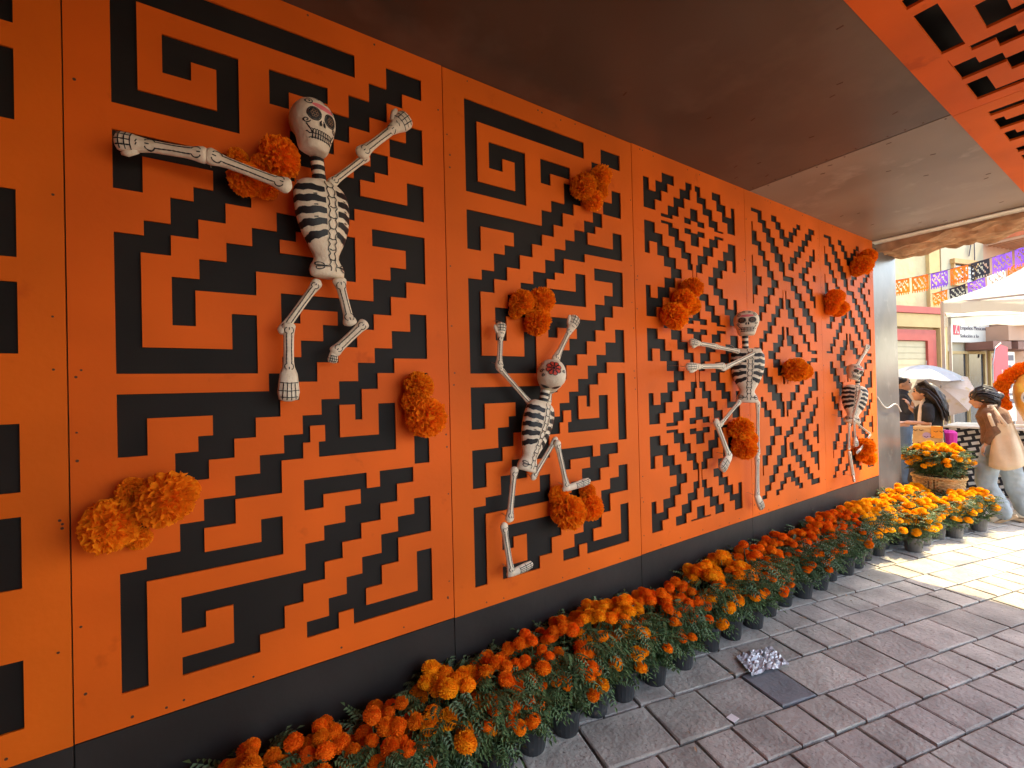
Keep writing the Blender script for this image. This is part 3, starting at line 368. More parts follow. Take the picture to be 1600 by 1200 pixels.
for k in range(4):
    x1=S0+2.44*k+1.22*0+ .0 if k else S0
    pass
for a,b in ((-4.0,S0-.002),(S0+.002,S0+1.219),(S0+1.223,S0+2.439),(S0+2.443,S0+3.659),(S0+3.663,5.75)):
    MB().box((a,.001,-.02),(b,.0078,.606)).build('skirting_board',SKIRT,wall)
# ================================================================ ceiling
ceil=tag(empty('passage_ceiling'),'dark boarded ceiling with an orange cut-out strip along its outer side','ceiling')
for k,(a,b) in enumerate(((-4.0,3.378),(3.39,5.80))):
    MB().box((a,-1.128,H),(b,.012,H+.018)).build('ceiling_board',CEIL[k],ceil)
CEM=Matrix(((1,0,0,0),(0,1,0,0),(0,0,-1,H-.006),(0,0,0,1)))
cp=[list(p) for p in DATA['CE']]
cp+=[[c if i%2==0 else -3080-c for i,c in enumerate(p)] for p in cp]
cp+=[[c-2440 if i%2==0 else c for i,c in enumerate(p)] for p in cp if min(p[0::2])>2300]
for a,b in ((-4000,938),(942,3398),(3402,5840)):
    cut_sheet((a,-3600,b,-1116),cp,.012,CEM,ORANGE,'orange_ceiling_panel',ceil)
MB().box((-4.,-3.62,H+.11),(5.9,.1,H+.2)).build('roof_deck',BLACK,ceil)
MB().box((3.376,-1.12,H+.004),(3.392,.01,H+.012)).build('seam_gap',INK,ceil)
mb=MB()
for k in range(26): 
    x,y=rnd.uniform(1.6,5.7),rnd.uniform(-1.1,-.05); mb.bar((x,y,H-.0005),(x+rnd.uniform(-.012,.012),y-.025,H-.0005),.006,.002)
for k in range(14):
    x=3.384+rnd.choice((-.03,.03)); y=-.08*k-.05; mb.box((x-.005,y,H-.0015),(x+.005,y+.008,H))
mb.build('staples',SCREW,ceil)['kind']='stuff'
MB().box((5.745,-3.6,H-.014),(5.845,.01,H-.006)).build('pale_trim',TRIM,ceil)
MB().box((5.8455,-3.6,H-.022),(5.852,.01,H+.05)).build('trim_lip',TRIM,ceil)
# unseen opposite side and closed end, their extent shaped to set the interior light
ow=tag(empty('unseen_opposite_wall'),'unseen plain orange panelled wall opposite, cut short to set the passage light','wall')
for k in range(4): MB().box((-4.6+PW*k,-3.62,.0),(-4.6+PW*k+1.216,-3.60,H)).build('panel',ORANGE,ow)
tag(MB().box((-4.05,-3.6,0),(-4.,.014,H)).build('unseen_end_wall',ORANGE),'unseen orange boarded end of the passage, closed to keep it darker','wall')
# ================================================================ stone arch at the mouth of the passage
arch=tag(empty('stone_arch'),'rough carved stone arch closing the bright end of the passage','arch')
nx,ny=26,150; g=MB()
for i in range(-1,nx+1):
    for j in range(ny+1):
        if i<0: g.v.append((5.872,.12-4.2*j/ny,3.037)); continue
        x=5.862+(6.43-5.862)*i/nx; y=.12-4.2*j/ny
        n=noise.fractal(Vector((x*6,y*2.2,3.)),1.,2.,5)*.06+noise.noise(Vector((x*14,y*6,1.)))*.035+abs(noise.noise(Vector((x*9,y*3,7.))))*.03
        edge=1.; g.v.append((x+.015*noise.noise(Vector((y*4,x*3,0))),y,2.965+n*(.5+.5*edge)))
for i in range(nx+1):
    for j in range(ny): k=i*(ny+1)+j; g.f.append((k,k+1,k+ny+2,k+ny+1))
g.build('soffit',ROCK,arch)
g=MB(); g.box((5.905,-4.2,3.04),(6.43,.5,4.6)); g.build('lintel',ROCK,arch)
MB().box((5.755,.004,-.02),(6.42,.15,2.99)).build('jamb_sheet',GREYPL,arch)
MB().box((5.95,.16,0.),(6.40,2.6,4.6)).build('pier',ROCK,arch)
MB().box((5.95,-5.4,0.),(6.40,-3.65,4.6)).build('pier',ROCK,arch)
cab=MB(); cab.tube([(5.76+.66*t,-.006-.01*math.sin(3*t),1.42-.20*t-.06*math.sin(6*t)) for t in [i/14 for i in range(15)]],.006,6)
tag(cab.build('cable',mat('cable',(.55,.53,.5),.5)),'thin pale cable sagging across the grey end sheet','cable')
# ================================================================ papier-mache skeletons
def bone(mb,a,b,re,rm,flat=.72,seg=12,rh=0):
    a,b=Vector(a),Vector(b); ex=(b-a).normalized(); a=a-ex*re*.45; b=b+ex*(0 if rh else re*.45); L=(b-a).length; pts=[];rad=[]
    ts=[0,.012,.035,.07,.12,.18,.26,.38,.5,.62,.74,.82,.88,.93,.965,.988,1.]
    for t in ts:
        e0=math.exp(-((t-.07)/.11)**2); e1=math.exp(-((t-.93)/.11)**2)
        r=rm+(re-rm)*max(e0,e1 if not rh else 0)
        if rh:
            hnd=1/(1+math.exp(-(t-.74)/.03)); r=r*(1-hnd)+rh*hnd
        tip=min(t,1-t); r*=math.sqrt(max(0.02,min(1,tip/.045))) if tip<.045 else 1
        pts.append(a.lerp(b,t)); rad.append(r)
    mb.tube(pts,rad,seg,True,flat,(0,1,0))
def limb_frame(a,b):
    a,b=Vector(a),Vector(b); ex=(b-a).normalized(); ez=Vector((0,-1,0)); ez=(ez-ex*ez.dot(ex)).normalized(); ey=ez.cross(ex)
    return Matrix(((ex.x,ey.x,ez.x,a.x),(ex.y,ey.y,ez.y,a.y),(ex.z,ey.z,ez.z,a.z),(0,0,0,1)))
def arc(cx,cy,rx,ry,a0,a1,n=10): return [(cx+rx*math.cos(R(a0+(a1-a0)*i/n)),cy+ry*math.sin(R(a0+(a1-a0)*i/n))) for i in range(n+1)]
def bone_ink(L,re,rm,t0=.06,t1=.94):
    k=.62; e=re*.55; m_=rm*.5; x0,x1=L*t0,L*t1; out=[]
    for s in (1,-1):
        out.append(arc(x0+e*.8,s*e*.55,e*.8,e*.55,0,180*1,8)[::-1] if s>0 else arc(x0+e*.8,-e*.55,e*.8,e*.55,0,-180,8)[::-1])
        out.append([(x0+e*1.6,s*e*.55),(x0+L*.16,s*m_),(L*.5,s*m_*.85),(x1-L*.16,s*m_),(x1-e*1.6,s*e*.55)])
        out.append(arc(x1-e*.8,s*e*.55,e*.8,e*.55,180,0,8) if s>0 else arc(x1-e*.8,-e*.55,e*.8,e*.55,180,360,8))
    out.append([(x0,0),(x0+e*.7,0)]); out.append([(x1,0),(x1-e*.7,0)])
    return out
def skull_mesh(hw,hh):
    prof=[(1.,.02,.02,.02),(.97,.25,.25,.3),(.9,.46,.45,.55),(.78,.66,.62,.8),(.6,.82,.76,.98),(.4,.9,.82,1.06),(.2,.92,.83,1.08),(.06,.91,.80,1.05),(-.06,.88,.79,.97),(-.18,.86,.82,.88),(-.3,.80,.86,.72),(-.42,.74,.89,.55),(-.55,.70,.90,.44),(-.7,.66,.89,.36),(-.86,.61,.86,.30),(-.96,.55,.79,.26),(-1.,.46,.68,.2)]
    mb=MB(); seg=28
    for z,w,f,b in prof:
        for j in range(seg):
            t=2*math.pi*j/seg; c,s=math.cos(t),math.sin(t)
            sq=abs(c)**.86*(1 if c>0 else -1); sp=abs(s)**.86*(1 if s>0 else -1)
            mb.v.append((hw*w*sq*1.06,-(hw*1.02*f*sp if s>0 else hw*1.02*b*sp),hh*z))
    for i in range(len(prof)-1):
        for j in range(seg): mb.f.append((i*seg+j,i*seg+(j+1)%seg,(i+1)*seg+(j+1)%seg,(i+1)*seg+j))
    mb.f.append(tuple(range(seg))); mb.f.append(tuple((len(prof)-1)*seg+j for j in range(seg))[::-1])
    return mb
def spiral(cx,cy,r,a0,turns,n=22): return [(cx+r*(1-i/n*.85)*math.cos(R(a0)+turns*6.283*i/n),cy+r*(1-i/n*.85)*math.sin(R(a0)+turns*6.283*i/n)) for i in range(n+1)]
def skeleton(d,label,idx):
    base=Vector(d['torso']['b']); 
    t=thing('papier_mache_skeleton',label,'skeleton',(0,0,0),0,'painted skeletons hung on the wall')
    # skull
    s=d['skull']; hw,hh=s['hw'],s['hh']; mb=skull_mesh(hw,hh); me=fixn(mb.mesh('skull',True,[WHITE])); sk=link('skull',me,t)
    FF=Matrix(((1,0,0,0),(0,0,-1,0),(0,1,0,0),(0,0,0,1)))
    lw=max(.0026,hh*.036)
    if idx!=1:
        W_=hw; L=[]
        for sx in (-1,1):
            L.append(arc(sx*.38*W_,.16*hh,.29*W_,.22*hh,0,360,20))
            L.append(spiral(sx*.62*W_,.58*hh,.14*hh,90,1.4*sx)); L.append(spiral(sx*.66*W_,-.12*hh,.11*hh,0,1.3*sx)); L.append(spiral(sx*.2*W_,.82*hh,.1*hh,200,1.2*sx))
            L.append([(sx*.05*W_,.02*hh),(sx*.13*W_,-.2*hh)]); L.append([(sx*.66*W_,-.25*hh),(sx*.5*W_,-.45*hh),(sx*.44*W_,-.55*hh)])
        L.append([(-.62*W_,-.50*hh)]+[((-.52+.104*i)*W_,(-.58+.02*(i%2))*hh) for i in range(11)]+[(.62*W_,-.50*hh)])
        for z0 in (-.44,-.74):
            L.append([((-.52+.052*i)*W_,(z0+.03*(i%2))*hh) for i in range(21)])
        for i in range(9): L.append([((-.42+.105*i)*W_,-.43*hh),((-.42+.105*i)*W_,-.74*hh)])
        ink_lines(sk,L,lw,INK,FF,'painted_lines',.004)
        ink_lines(sk,[],lw,INK,FF,'eye_sockets',.004,[(-.38*W_,.16*hh,.26*W_,.195*hh),(.38*W_,.16*hh,.26*W_,.195*hh),(-.09*W_,-.12*hh,.06*W_,.10*hh),(.09*W_,-.12*hh,.06*W_,.10*hh)],.0014)
        L=[]
        for sx in (-1,1):
            for q in range(6): L.append(arc(sx*.38*W_+.11*W_*math.cos(q*1.047),.16*hh+.085*hh*math.sin(q*1.047),.05*W_,.045*hh,0,360,8))
        ink_lines(sk,L,lw*.5,mat('sepia_ink',(.22,.12,.06),.6),FF,'eye_petals',.003,(),.0022)
        ink_lines(sk,[],lw,PINK,FF,'pink_brow',.004,[(0.02*W_,.50*hh,.52*W_,.10*hh)],.0006)
    else:
        FT=Matrix(((1,0,0,0),(0,1,0,0),(0,0,1,0),(0,0,0,1)))@Matrix.Identity(4)
        fx,fy=.02*hw,.16*hw; pet=[(fx+.34*hw*math.cos(q*.7854+.3),fy+.34*hw*math.sin(q*.7854+.3),.155*hw,.155*hw) for q in range(8)]
        ink_lines(sk,[],lw,RED,FT,'red_petals',.004,pet+[(fx,fy,.24*hw,.24*hw)],.0008)
        ink_lines(sk,[arc(x,y,a*1.05,b*1.05,0,360,12) for x,y,a,b in pet]+[[(fx,fy),(fx+.44*hw*math.cos(q*.7854+.69),fy+.44*hw*math.sin(q*.7854+.69))] for q in range(8)]+[spiral(-.72*hw,.0,.13*hw,0,1.4),spiral(-.6*hw,-.3*hw,.1*hw,90,1.4),spiral(.72*hw,.1*hw,.12*hw,180,1.4)],lw,INK,FT,'painted_lines',.004,[(fx,fy,.06*hw,.06*hw)],.0016)
        L=[]
        for sx in (-1,1): L.append(arc(sx*.38*hw,.10*hh,.27*hw,.2*hh,0,360,20))
        ink_lines(sk,L+[[((-.44+.088*i)*hw,-.5*hh) for i in range(11)]],lw,INK,FF,'painted_lines',.004,[(-.38*hw,.10*hh,.22*hw,.165*hh),(.38*hw,.10*hh,.22*hw,.165*hh)])
    sk.matrix_local=Matrix.Translation(s['c'])@Matrix.Rotation(R(-s['roll']),4,'Y')@Matrix.Rotation(R(s['yaw']),4,'Z')@Matrix.Rotation(R(s['pitch']),4,'X')
    # neck
    n=d['neck']; a,b=Vector(n['a']),Vector(n['b']); mb=MB(); mb.tube([a.lerp(b,q/8) for q in range(9)],[n['hw']*(1.05-.1*math.sin(q*.4)) for q in range(9)],14)
    nk=link('neck',mb.mesh('neck',True,[WHITE]),t); F=limb_frame(a,b); L=(b-a).length
    for yy,nm in ((0,0),):
        st=MB()
        for q in (.22,.5,.78): st.tube([a.lerp(b,q-.075),a.lerp(b,q+.075)],n['hw']*1.035,14,False)
        st.build('painted_stripes',INK,nk)
    # torso with ribs and pelvis
    T=d['torso']; a,b=Vector(T['a']),Vector(T['b']); Lh=(b-a).length; hw=T['hw'] if idx<2 else Lh*.29
    prof=[(0,.30,.5),(.015,.36,.62),(.05,.43,.75),(.12,.49,.86),(.2,.505,.92),(.29,.5,.95),(.38,.485,.92),(.46,.46,.86),(.55,.41,.78),(.63,.35,.7),(.70,.285,.64),(.76,.23,.6),(.80,.215,.58),(.84,.245,.6),(.88,.295,.62),(.93,.325,.62),(.97,.318,.56),(.99,.30,.5),(1.,.26,.4)]
    mb=MB(); seg=26
    for tt,w,dp in prof:
        for j in range(seg):
            q=2*math.pi*j/seg; mb.v.append((2*hw*w*math.cos(q),-hw*dp*.62*math.sin(q),-Lh*tt))
    for i in range(len(prof)-1):
        for j in range(seg): mb.f.append((i*seg+j,i*seg+(j+1)%seg,(i+1)*seg+(j+1)%seg,(i+1)*seg+j))
    mb.f.append(tuple(range(seg))); mb.f.append(tuple((len(prof)-1)*seg+j for j in range(seg))[::-1])
    me=fixn(mb.mesh('torso',True,[WHITE])); to=link('torso',me,t)
    FF=Matrix(((1,0,0,0),(0,0,-1,0),(0,1,0,0),(0,0,0,1)))
    def tp(tt):
        for (t0,w0,d0),(t1,w1,d1) in zip(prof,prof[1:]):
            if t0<=tt<=t1: f=(tt-t0)/(t1-t0); return w0+(w1-w0)*f,d0+(d1-d0)*f
        return prof[-1][1:]
    for i,qq in enumerate((.125,.235,.345,.455,.565)):
        for sx in (-1,1):
            rb=MB(); n=16; dr=(.0,.012,.03,.05,.075)[i]; rows=[]
            for k in range(n+1):
                f=k/n; an=R(90-sx*(13+92*f)); th2=.056+.016*math.sin(math.pi*min(1,f*1.15))+.006*math.sin(k*1.9+i*3+sx); c0=qq+dr*f*1.2+.006*math.sin(k*.9+i)
                rw=[]
                for e in (-.5,0,.5):
                    tt=c0+th2*e; w_,d_=tp(tt); rw.append((2*hw*w_*math.cos(an)*1.012,-(hw*d_*.62*math.sin(an)*1.012+.0006*math.sin(an)),-Lh*tt))
                rows.append(rw)
            for p,q_ in zip(rows,rows[1:]): rb.quad(p[0],p[1],q_[1],q_[0]); rb.quad(p[1],p[2],q_[2],q_[1])
            rb.build('painted_rib',INK,to)
    wv=[]
    for sx in (-1,1): wv.append([(sx*hw*(.13+.045*math.sin(q*2.3))*(1 if q<24 else .8),-Lh*(.02+.031*q)) for q in range(31)])
    for q in range(8): wv.append([(-hw*.12,-Lh*(.08+.107*q)),(0,-Lh*(.09+.107*q)),(hw*.12,-Lh*(.08+.107*q))])
    for sx in (-1,1):
        cx=sx*hw*.42
        for sy in (1,-1): wv.append([(sx*hw*.14,-Lh*.905)]+[(cx+sx*hw*.13*math.cos(z*.5-.4),-Lh*(.905)+sy*Lh*(.008+.028*math.sin(z*.5))) for z in range(7)])
        for q in (.19,.30,.42): wv.append([(sx*hw*.5,-Lh*q),(sx*hw*.62,-Lh*(q+.004))])
    ink_lines(to,wv,max(.0028,Lh*.0105),INK,FF,'painted_spine',.005,(),.0016)
    ax=(b-a).normalized(); tilt=math.atan2(ax.x,-ax.z)
    to.matrix_local=Matrix.Translation(a)@Matrix.Rotation(-tilt,4,'Y')@Matrix.Rotation(R(d['tyaw']),4,'Z')
    # limbs
    for nm,l in d['limbs']:
        a,b=Vector(l['a']),Vector(l['b']); L=(b-a).length; mb=MB(); re,rm=l['re'],l['rm']; rh=l.get('rh',0)
        bone(mb,a,b,re,rm,.72,12,rh)
        if rh:
            F=limb_frame(a,b); mb.tube([F@Vector((L*.76,rh*.6,0)),F@Vector((L*.86,rh*1.15,0)),F@Vector((L*.92,rh*1.25,.0))],[rh*.42,rh*.36,rh*.16],8,True,.8)
        if 'c' in l:
            c=Vector(l['c']); rf=l['rf']; dd=(c-b); mb.tube([b-dd*.18,b+dd*.05,b+dd*.35,b+dd*.7,b+dd*.93,c],[rf*.55,rf*.8,rf*.9,rf*1.0,rf*.85,rf*.35],12,True,.62)
        me=mb.mesh(nm,True,[WHITE]); lo=link(nm,me,t); F=limb_frame(a,b); w=max(.0028,rm*.17)
        lines=bone_ink(L*(.70 if rh else 1),re,rm)
        if rh:
            for q in (-.5,0.,.5): lines.append([(L*.80,rh*q*.95),(L*.985,rh*q*1.1)])
            for q in (.80,.86,.92): lines.append([(L*q,-rh*.85),(L*(q+.008),-rh*.3),(L*(q+.008),rh*.3),(L*q,rh*.85)])
            lines.append([(L*.74,-rh*.25),(L*.755,rh*.05)]); lines.append([(L*.74,rh*.1),(L*.755,rh*.35)])
        ink_lines(lo,lines,w,INK,F,'painted_lines',.004)
        if 'c' in l:
            F2=limb_frame(b,c); Lf=(c-b).length; rf=l['rf']; fl=[]
            for q in (-.6,-.2,.2,.6): fl.append([(Lf*.35,rf*q*.8),(Lf*.95,rf*q)])
            for q in (.35,.62,.84): fl.append([(Lf*q,-rf*.9),(Lf*(q+.03),0),(Lf*q,rf*.9)])
            ink_lines(lo,fl,w,INK,F2,'painted_lines',.004)
    wm=mat('hanging_wire',(.35,.30,.24),.5); T0=Vector(d['torso']['a'])
    for dx,dz in ((-.05,-.03),(.06,-.05)): MB().tube([(T0.x+dx,T0.y+.03,T0.z+dz),(T0.x+dx*1.3,-.012,T0.z+dz+.05),(T0.x+dx*1.4,.004,T0.z+dz+.06)],.0018,5).build('hanging_wire',wm,t)
    for nm,l in d['limbs']:
        p=Vector(l['b']); MB().tube([(p.x,p.y,p.z),(p.x+.006,p.y*.4,p.z+.012),(p.x+.008,.004,p.z+.016)],.0015,5).build('hanging_wire',wm,t)
    settle(t,(base.x,0,base.z)); return t
SKL=['white papier-mache skeleton with pink brow and one arm stretched left on the nearest panel','white skeleton with a red flower painted on its head, arms raised, second panel','white skeleton facing out with striped ribs, arms held left, between third and fourth panels','smaller-looking skeleton with tilted head beside the sunlit last panel']
for i,d in enumerate(DATA['SK']): skeleton(d,SKL[i],i)
# ================================================================ crepe paper marigold clusters on the wall
def pompom(seed,n=170):
    # crepe pompon: broad ruffled petals crowding a ball
    q=random.Random(seed); mb=MB(); ga=2.399963; C=7
    for i in range(n):
        z=1-2*(i+.5)/n; r=math.sqrt(max(0,1-z*z)); a=ga*i+q.uniform(-.3,.3); d=Vector((r*math.cos(a),r*math.sin(a),z+q.uniform(-.12,.12))).normalized()
        t=d.cross(Vector((q.uniform(-1,1),q.uniform(-1,1),q.uniform(-1,1)))).normalized(); s=d.cross(t)
        wd=q.uniform(.20,.33); R0=q.uniform(.86,1.05); k=len(mb.v); ph=q.uniform(0,6); fr=q.uniform(1.5,2.3); cup=q.uniform(.02,.12)
        for c in range(C):
            e=(c/(C-1)-.5)*2; wv=math.sin(c*fr+ph)
            mb.v.append(tuple(d*.5+t*e*wd*.3)); mb.v.append(tuple(d*(R0*.82)+t*e*wd*.75+s*(.05*wv+cup*e*e)))
            mb.v.append(tuple(d*(R0+.05*math.cos(c*2.9+ph)-.10*e*e)+t*e*wd*1.1+s*(.11*wv+cup*1.6*e*e)))
        for c in range(C-1):
            o_=k+3*c; mb.f+=[(o_,o_+3,o_+4,o_+1),(o_+1,o_+4,o_+5,o_+2)]
    mb.ball((0,0,0),.66,12,8)
    return mb
POMS=[pompom(s).mesh('pompom',False,[CREPE]) for s in (1,2,3)]
PL=['large crepe marigold pair on the nearest panel above its lower spiral','crepe marigold bunch behind the outstretched arm of the nearest skeleton','two crepe marigolds one above the other near the right edge of the nearest panel','crepe marigold trio near the top of the second panel','crepe marigold trio between the raised hands of the flower-crowned skeleton','crepe marigold bunch under the raised foot of the flower-crowned skeleton','slanting crepe marigold bunch on the diamond-patterned panel above the skeleton hands','two stacked crepe marigolds between the legs of the outward-facing skeleton','single round crepe marigold to the right of the outward-facing skeleton','crepe marigold bunch halfway up the last panel left of the topmost one','topmost crepe marigold bunch at the upper corner of the last panel','sunlit crepe marigold bunch low on the last panel beside the skeleton foot']
for lab,cl in zip(PL,DATA['POM']):
    c0=Vector(cl[0][:3]); t=thing('paper_marigold_bunch',lab,'paper flower',(c0.x,0,c0.z),0,'paper marigolds on the wall')
    for x,y,z,r in cl:
        o=link('pompom',POMS[rnd.randrange(3)],t); o.location=(x-c0.x,y,z-c0.z); o.scale=(r,r*.9,r); o.rotation_euler=(rnd.uniform(0,6),rnd.uniform(0,6),rnd.uniform(0,6))
# ================================================================ potted marigolds
def head_mesh(seed,m,n=150):
    q=random.Random(seed); mb=MB()
    for i in range(n):
        f=(i+.5)/n; el=math.pi/2-f*2.25; a=2.399963*i; d=Vector((math.cos(el)*math.cos(a),math.cos(el)*math.sin(a),math.sin(el)*.80+.05))
        t=Vector((-math.sin(a),math.cos(a),0)); upv=d.cross(t); wd=q.uniform(.11,.16); R0=q.uniform(.93,1.04); k=len(mb.v)
        tw=q.uniform(-.5,.5); t=(t*math.cos(tw)+upv*math.sin(tw))
        for e in (-1,0,1):
            mb.v.append(tuple(d*.6+t*e*wd*.7)); mb.v.append(tuple(d*R0+t*e*wd+upv*.045*(1 if e==0 else -.6)+Vector((0,0,q.uniform(-.04,.04)))))
        mb.f+=[(k,k+2,k+3,k+1),(k+2,k+4,k+5,k+3)]
    mb.ball((0,0,.0),.80,10,7,(1,1,.8))
    return mb.mesh('flower_head',False,[m])
HEADS=[[head_mesh(10*i+s,MARI[i]) for s in range(3)] for i in (0,1,2)]
def leaves(seed,n=210,rad=.145,z0=.125,z1=.42,wide=1.):
    q=random.Random(seed); mb=MB()
    for i in range(n):
        a=q.uniform(0,6.283); f=q.random(); z=z0+(z1-z0)*q.random()**.8; g_=(z-z0)/(z1-z0); prof=.42+.58*math.sin(min(1.,g_*1.05)*1.9+.12)
        r=rad*wide*prof*(.35+.65*math.sqrt(f)); p=Vector((r*math.cos(a),r*math.sin(a),z))
        d=Vector((math.cos(a+q.uniform(-.7,.7)),math.sin(a+q.uniform(-.7,.7)),q.uniform(-.35,.75))).normalized(); L=q.uniform(.05,.085)
        s=d.cross(Vector((0,0,1))).normalized(); n_=s.cross(d)
        for j in range(6):
            c=p+d*L*(j/5.)+n_*(-.25*L*(j/5.)**2)
            for sg in ((-1,1) if j<5 else (0,)):
                ll=L*(.42-.035*j) if sg else L*.35; dr=(d*.55+s*sg).normalized() if sg else d
                w=.0062; side=dr.cross(n_).normalized()*w; k=len(mb.v); tip=c+dr*ll-n_*.01
                mb.v+=[tuple(c-side*.3),tuple(c+dr*ll*.5-side),tuple(tip),tuple(c+dr*ll*.5+side)]; mb.f.append((k,k+1,k+2,k+3))
    return mb.mesh('foliage',False,[LEAF])
FOL=[leaves(s) for s in (1,2,3,4)]
def pot_mesh(m):
    mb=MB(); mb.lathe([(0.,.0),(.058,.0),(.060,.006),(.076,.125),(.083,.127),(.085,.15),(.080,.15),(.076,.128),(.0,.128)],(0,0,0),20); return mb.mesh('pot',False,[m])
POTM=[pot_mesh(POT),pot_mesh(POTG)]
ORD=['first','second','third','fourth','fifth','sixth','seventh','eighth','ninth','tenth','eleventh','twelfth','thirteenth','fourteenth','fifteenth','sixteenth','seventeenth','eighteenth','nineteenth','twentieth','twenty-first','twenty-second','twenty-third','twenty-fourth','twenty-fifth','twenty-sixth','twenty-seventh','twenty-eighth','twenty-ninth','thirtieth']
def plant(x,y,kind,sc,nh,label,group,potm=0,hs=1.,z=0.,pot=True,lean=0.):
    t=thing('potted_marigold',label,'potted plant',(x,y,z),rnd.uniform(0,6.28),group)
    if pot:
        p=link('pot',POTM[potm],t); p.scale=(1,1,rnd.uniform(.9,1.1))
    f=link('foliage',FOL[rnd.randrange(4)],t); f.scale=(sc,sc,sc); f.rotation_euler=(0,0,rnd.uniform(0,6))
    st=MB()
    for k in range(nh):
        a=k*2.399963+rnd.uniform(-.4,.4); f_=math.sqrt((k+.5)/nh); r=.175*sc*f_*rnd.uniform(.85,1.1)
        zz=(.46-.21*f_**2.4+rnd.uniform(-.04,.03))*sc; hr=rnd.uniform(.026,.037)*hs
        o=link('flower_head',HEADS[kind][rnd.randrange(3)],t); o.location=(r*math.cos(a),r*math.sin(a),zz); o.scale=(hr,hr,hr)
        o.rotation_euler=(rnd.uniform(-.3,.3)-.5*f_*math.sin(a),rnd.uniform(-.3,.3)+.5*f_*math.cos(a),rnd.uniform(0,6))
        st.tube([(r*.25*math.cos(a),r*.25*math.sin(a),.13*sc),(r*.75*math.cos(a),r*.75*math.sin(a),zz*.6+.05),(r*math.cos(a),r*math.sin(a),zz-.008)],[.003,.0025,.0022],5,False)
    s=st.build('stems',STEM,t); s['kind']='stuff'
    return t
row=[(-.18,0),(.06,0),(.28,0),(.50,0),(.76,1),(.97,0),(1.17,0),(1.36,0),(1.56,1),(1.75,1),(1.98,0),(2.22,0),(2.50,1),(2.72,1),(2.96,0),(3.19,0),(3.42,0),(3.66,0),(3.90,0),(4.14,0),(4.37,0),(4.60,2),(4.84,2),(5.06,2),(5.30,2),(5.54,2),(5.78,2),(6.02,2)]
for i,(x,k) in enumerate(row):
    big=i in (4,12,13); sc=rnd.uniform(.96,1.1)*(1.08 if i==4 else 1.)
    plant(x,-.155+rnd.uniform(-.03,.02),k,sc,rnd.randint(34,44) if not big else 28,('golden' if k else 'deep orange')+' potted marigold, '+ORD[i]+' in the wall row from the camera end','marigold pots along the wall',0,1.3 if big else 1.1 if k else .95)
row2=[(5.42,-.35,1),(5.72,-.34,1),(6.03,-.37,1),(6.30,-.20,1),(6.22,-.46,1),(6.50,-.10,1),(6.50,-.44,1),(6.66,-.55,1)]
for i,(x,y,k) in enumerate(row2): plant(x,y,k+1,rnd.uniform(.84,.96),rnd.randint(24,30),'golden potted marigold in the short front row by the basket, '+ORD[i]+' from camera','second line of marigold pots',1,1.1)
# ================================================================ wicker basket of marigolds
def basket(x,y,r,h,label):
    t=thing('wicker_basket',label,'basket',(x,y,0)); n=28
    mb=MB()
    for i in range(n):
        a=6.2832*i/n; mb.tube([(r*(.78+.22*q)*math.cos(a),r*(.78+.22*q)*math.sin(a),h*q) for q in (0,.25,.5,.75,1)],.004,5)
    mb.build('stake',WICKER,t)
    k=0; z=.008
    while z<h:
        q=z/h; rr=r*(.78+.22*q); m_=MB(); m_.tube([(rr*math.cos(6.2832*i/56)*(1+.022*(1 if (i//2+k)%2 else -1)),rr*math.sin(6.2832*i/56)*(1+.022*(1 if (i//2+k)%2 else -1)),z) for i in range(57)],.0085,6,False)
        m_.build('woven_band',WICKER,t); z+=.0165; k+=1
    m_=MB()
    for s in (0,1,2): m_.tube([(r*1.02*math.cos(6.2832*i/48)+.012*math.cos(i*1.3+s*2.1)*math.cos(6.2832*i/48),r*1.02*math.sin(6.2832*i/48)+.012*math.cos(i*1.3+s*2.1)*math.sin(6.2832*i/48),h+.012*math.sin(i*1.3+s*2.1)) for i in range(49)],.011,6,False)
    m_.build('rim',WICKER,t); MB().lathe([(0,0),(r*.78,0),(r*.97,h*.93),(0,h*.93)],(0,0,.002),24).build('lining',SOIL,t); return t
BX,BY=6.78,-.22
basket(BX,BY,.215,.50,'tall wicker basket brimming with marigolds at the mouth of the passage')
for i,(dx,dy) in enumerate(((-.11,.05),(.02,-.11),(.10,.10),(-.03,.14),(-.14,-.10),(.14,-.05))):
    plant(BX+dx,BY+dy,2,.92,26,'marigold plant heaped in the wicker basket, '+('nearest the jamb','facing the passage','on its far side','on its wall side','at its near rim','at its street side')[i],'marigolds filling the basket',0,1.15,.42,False)
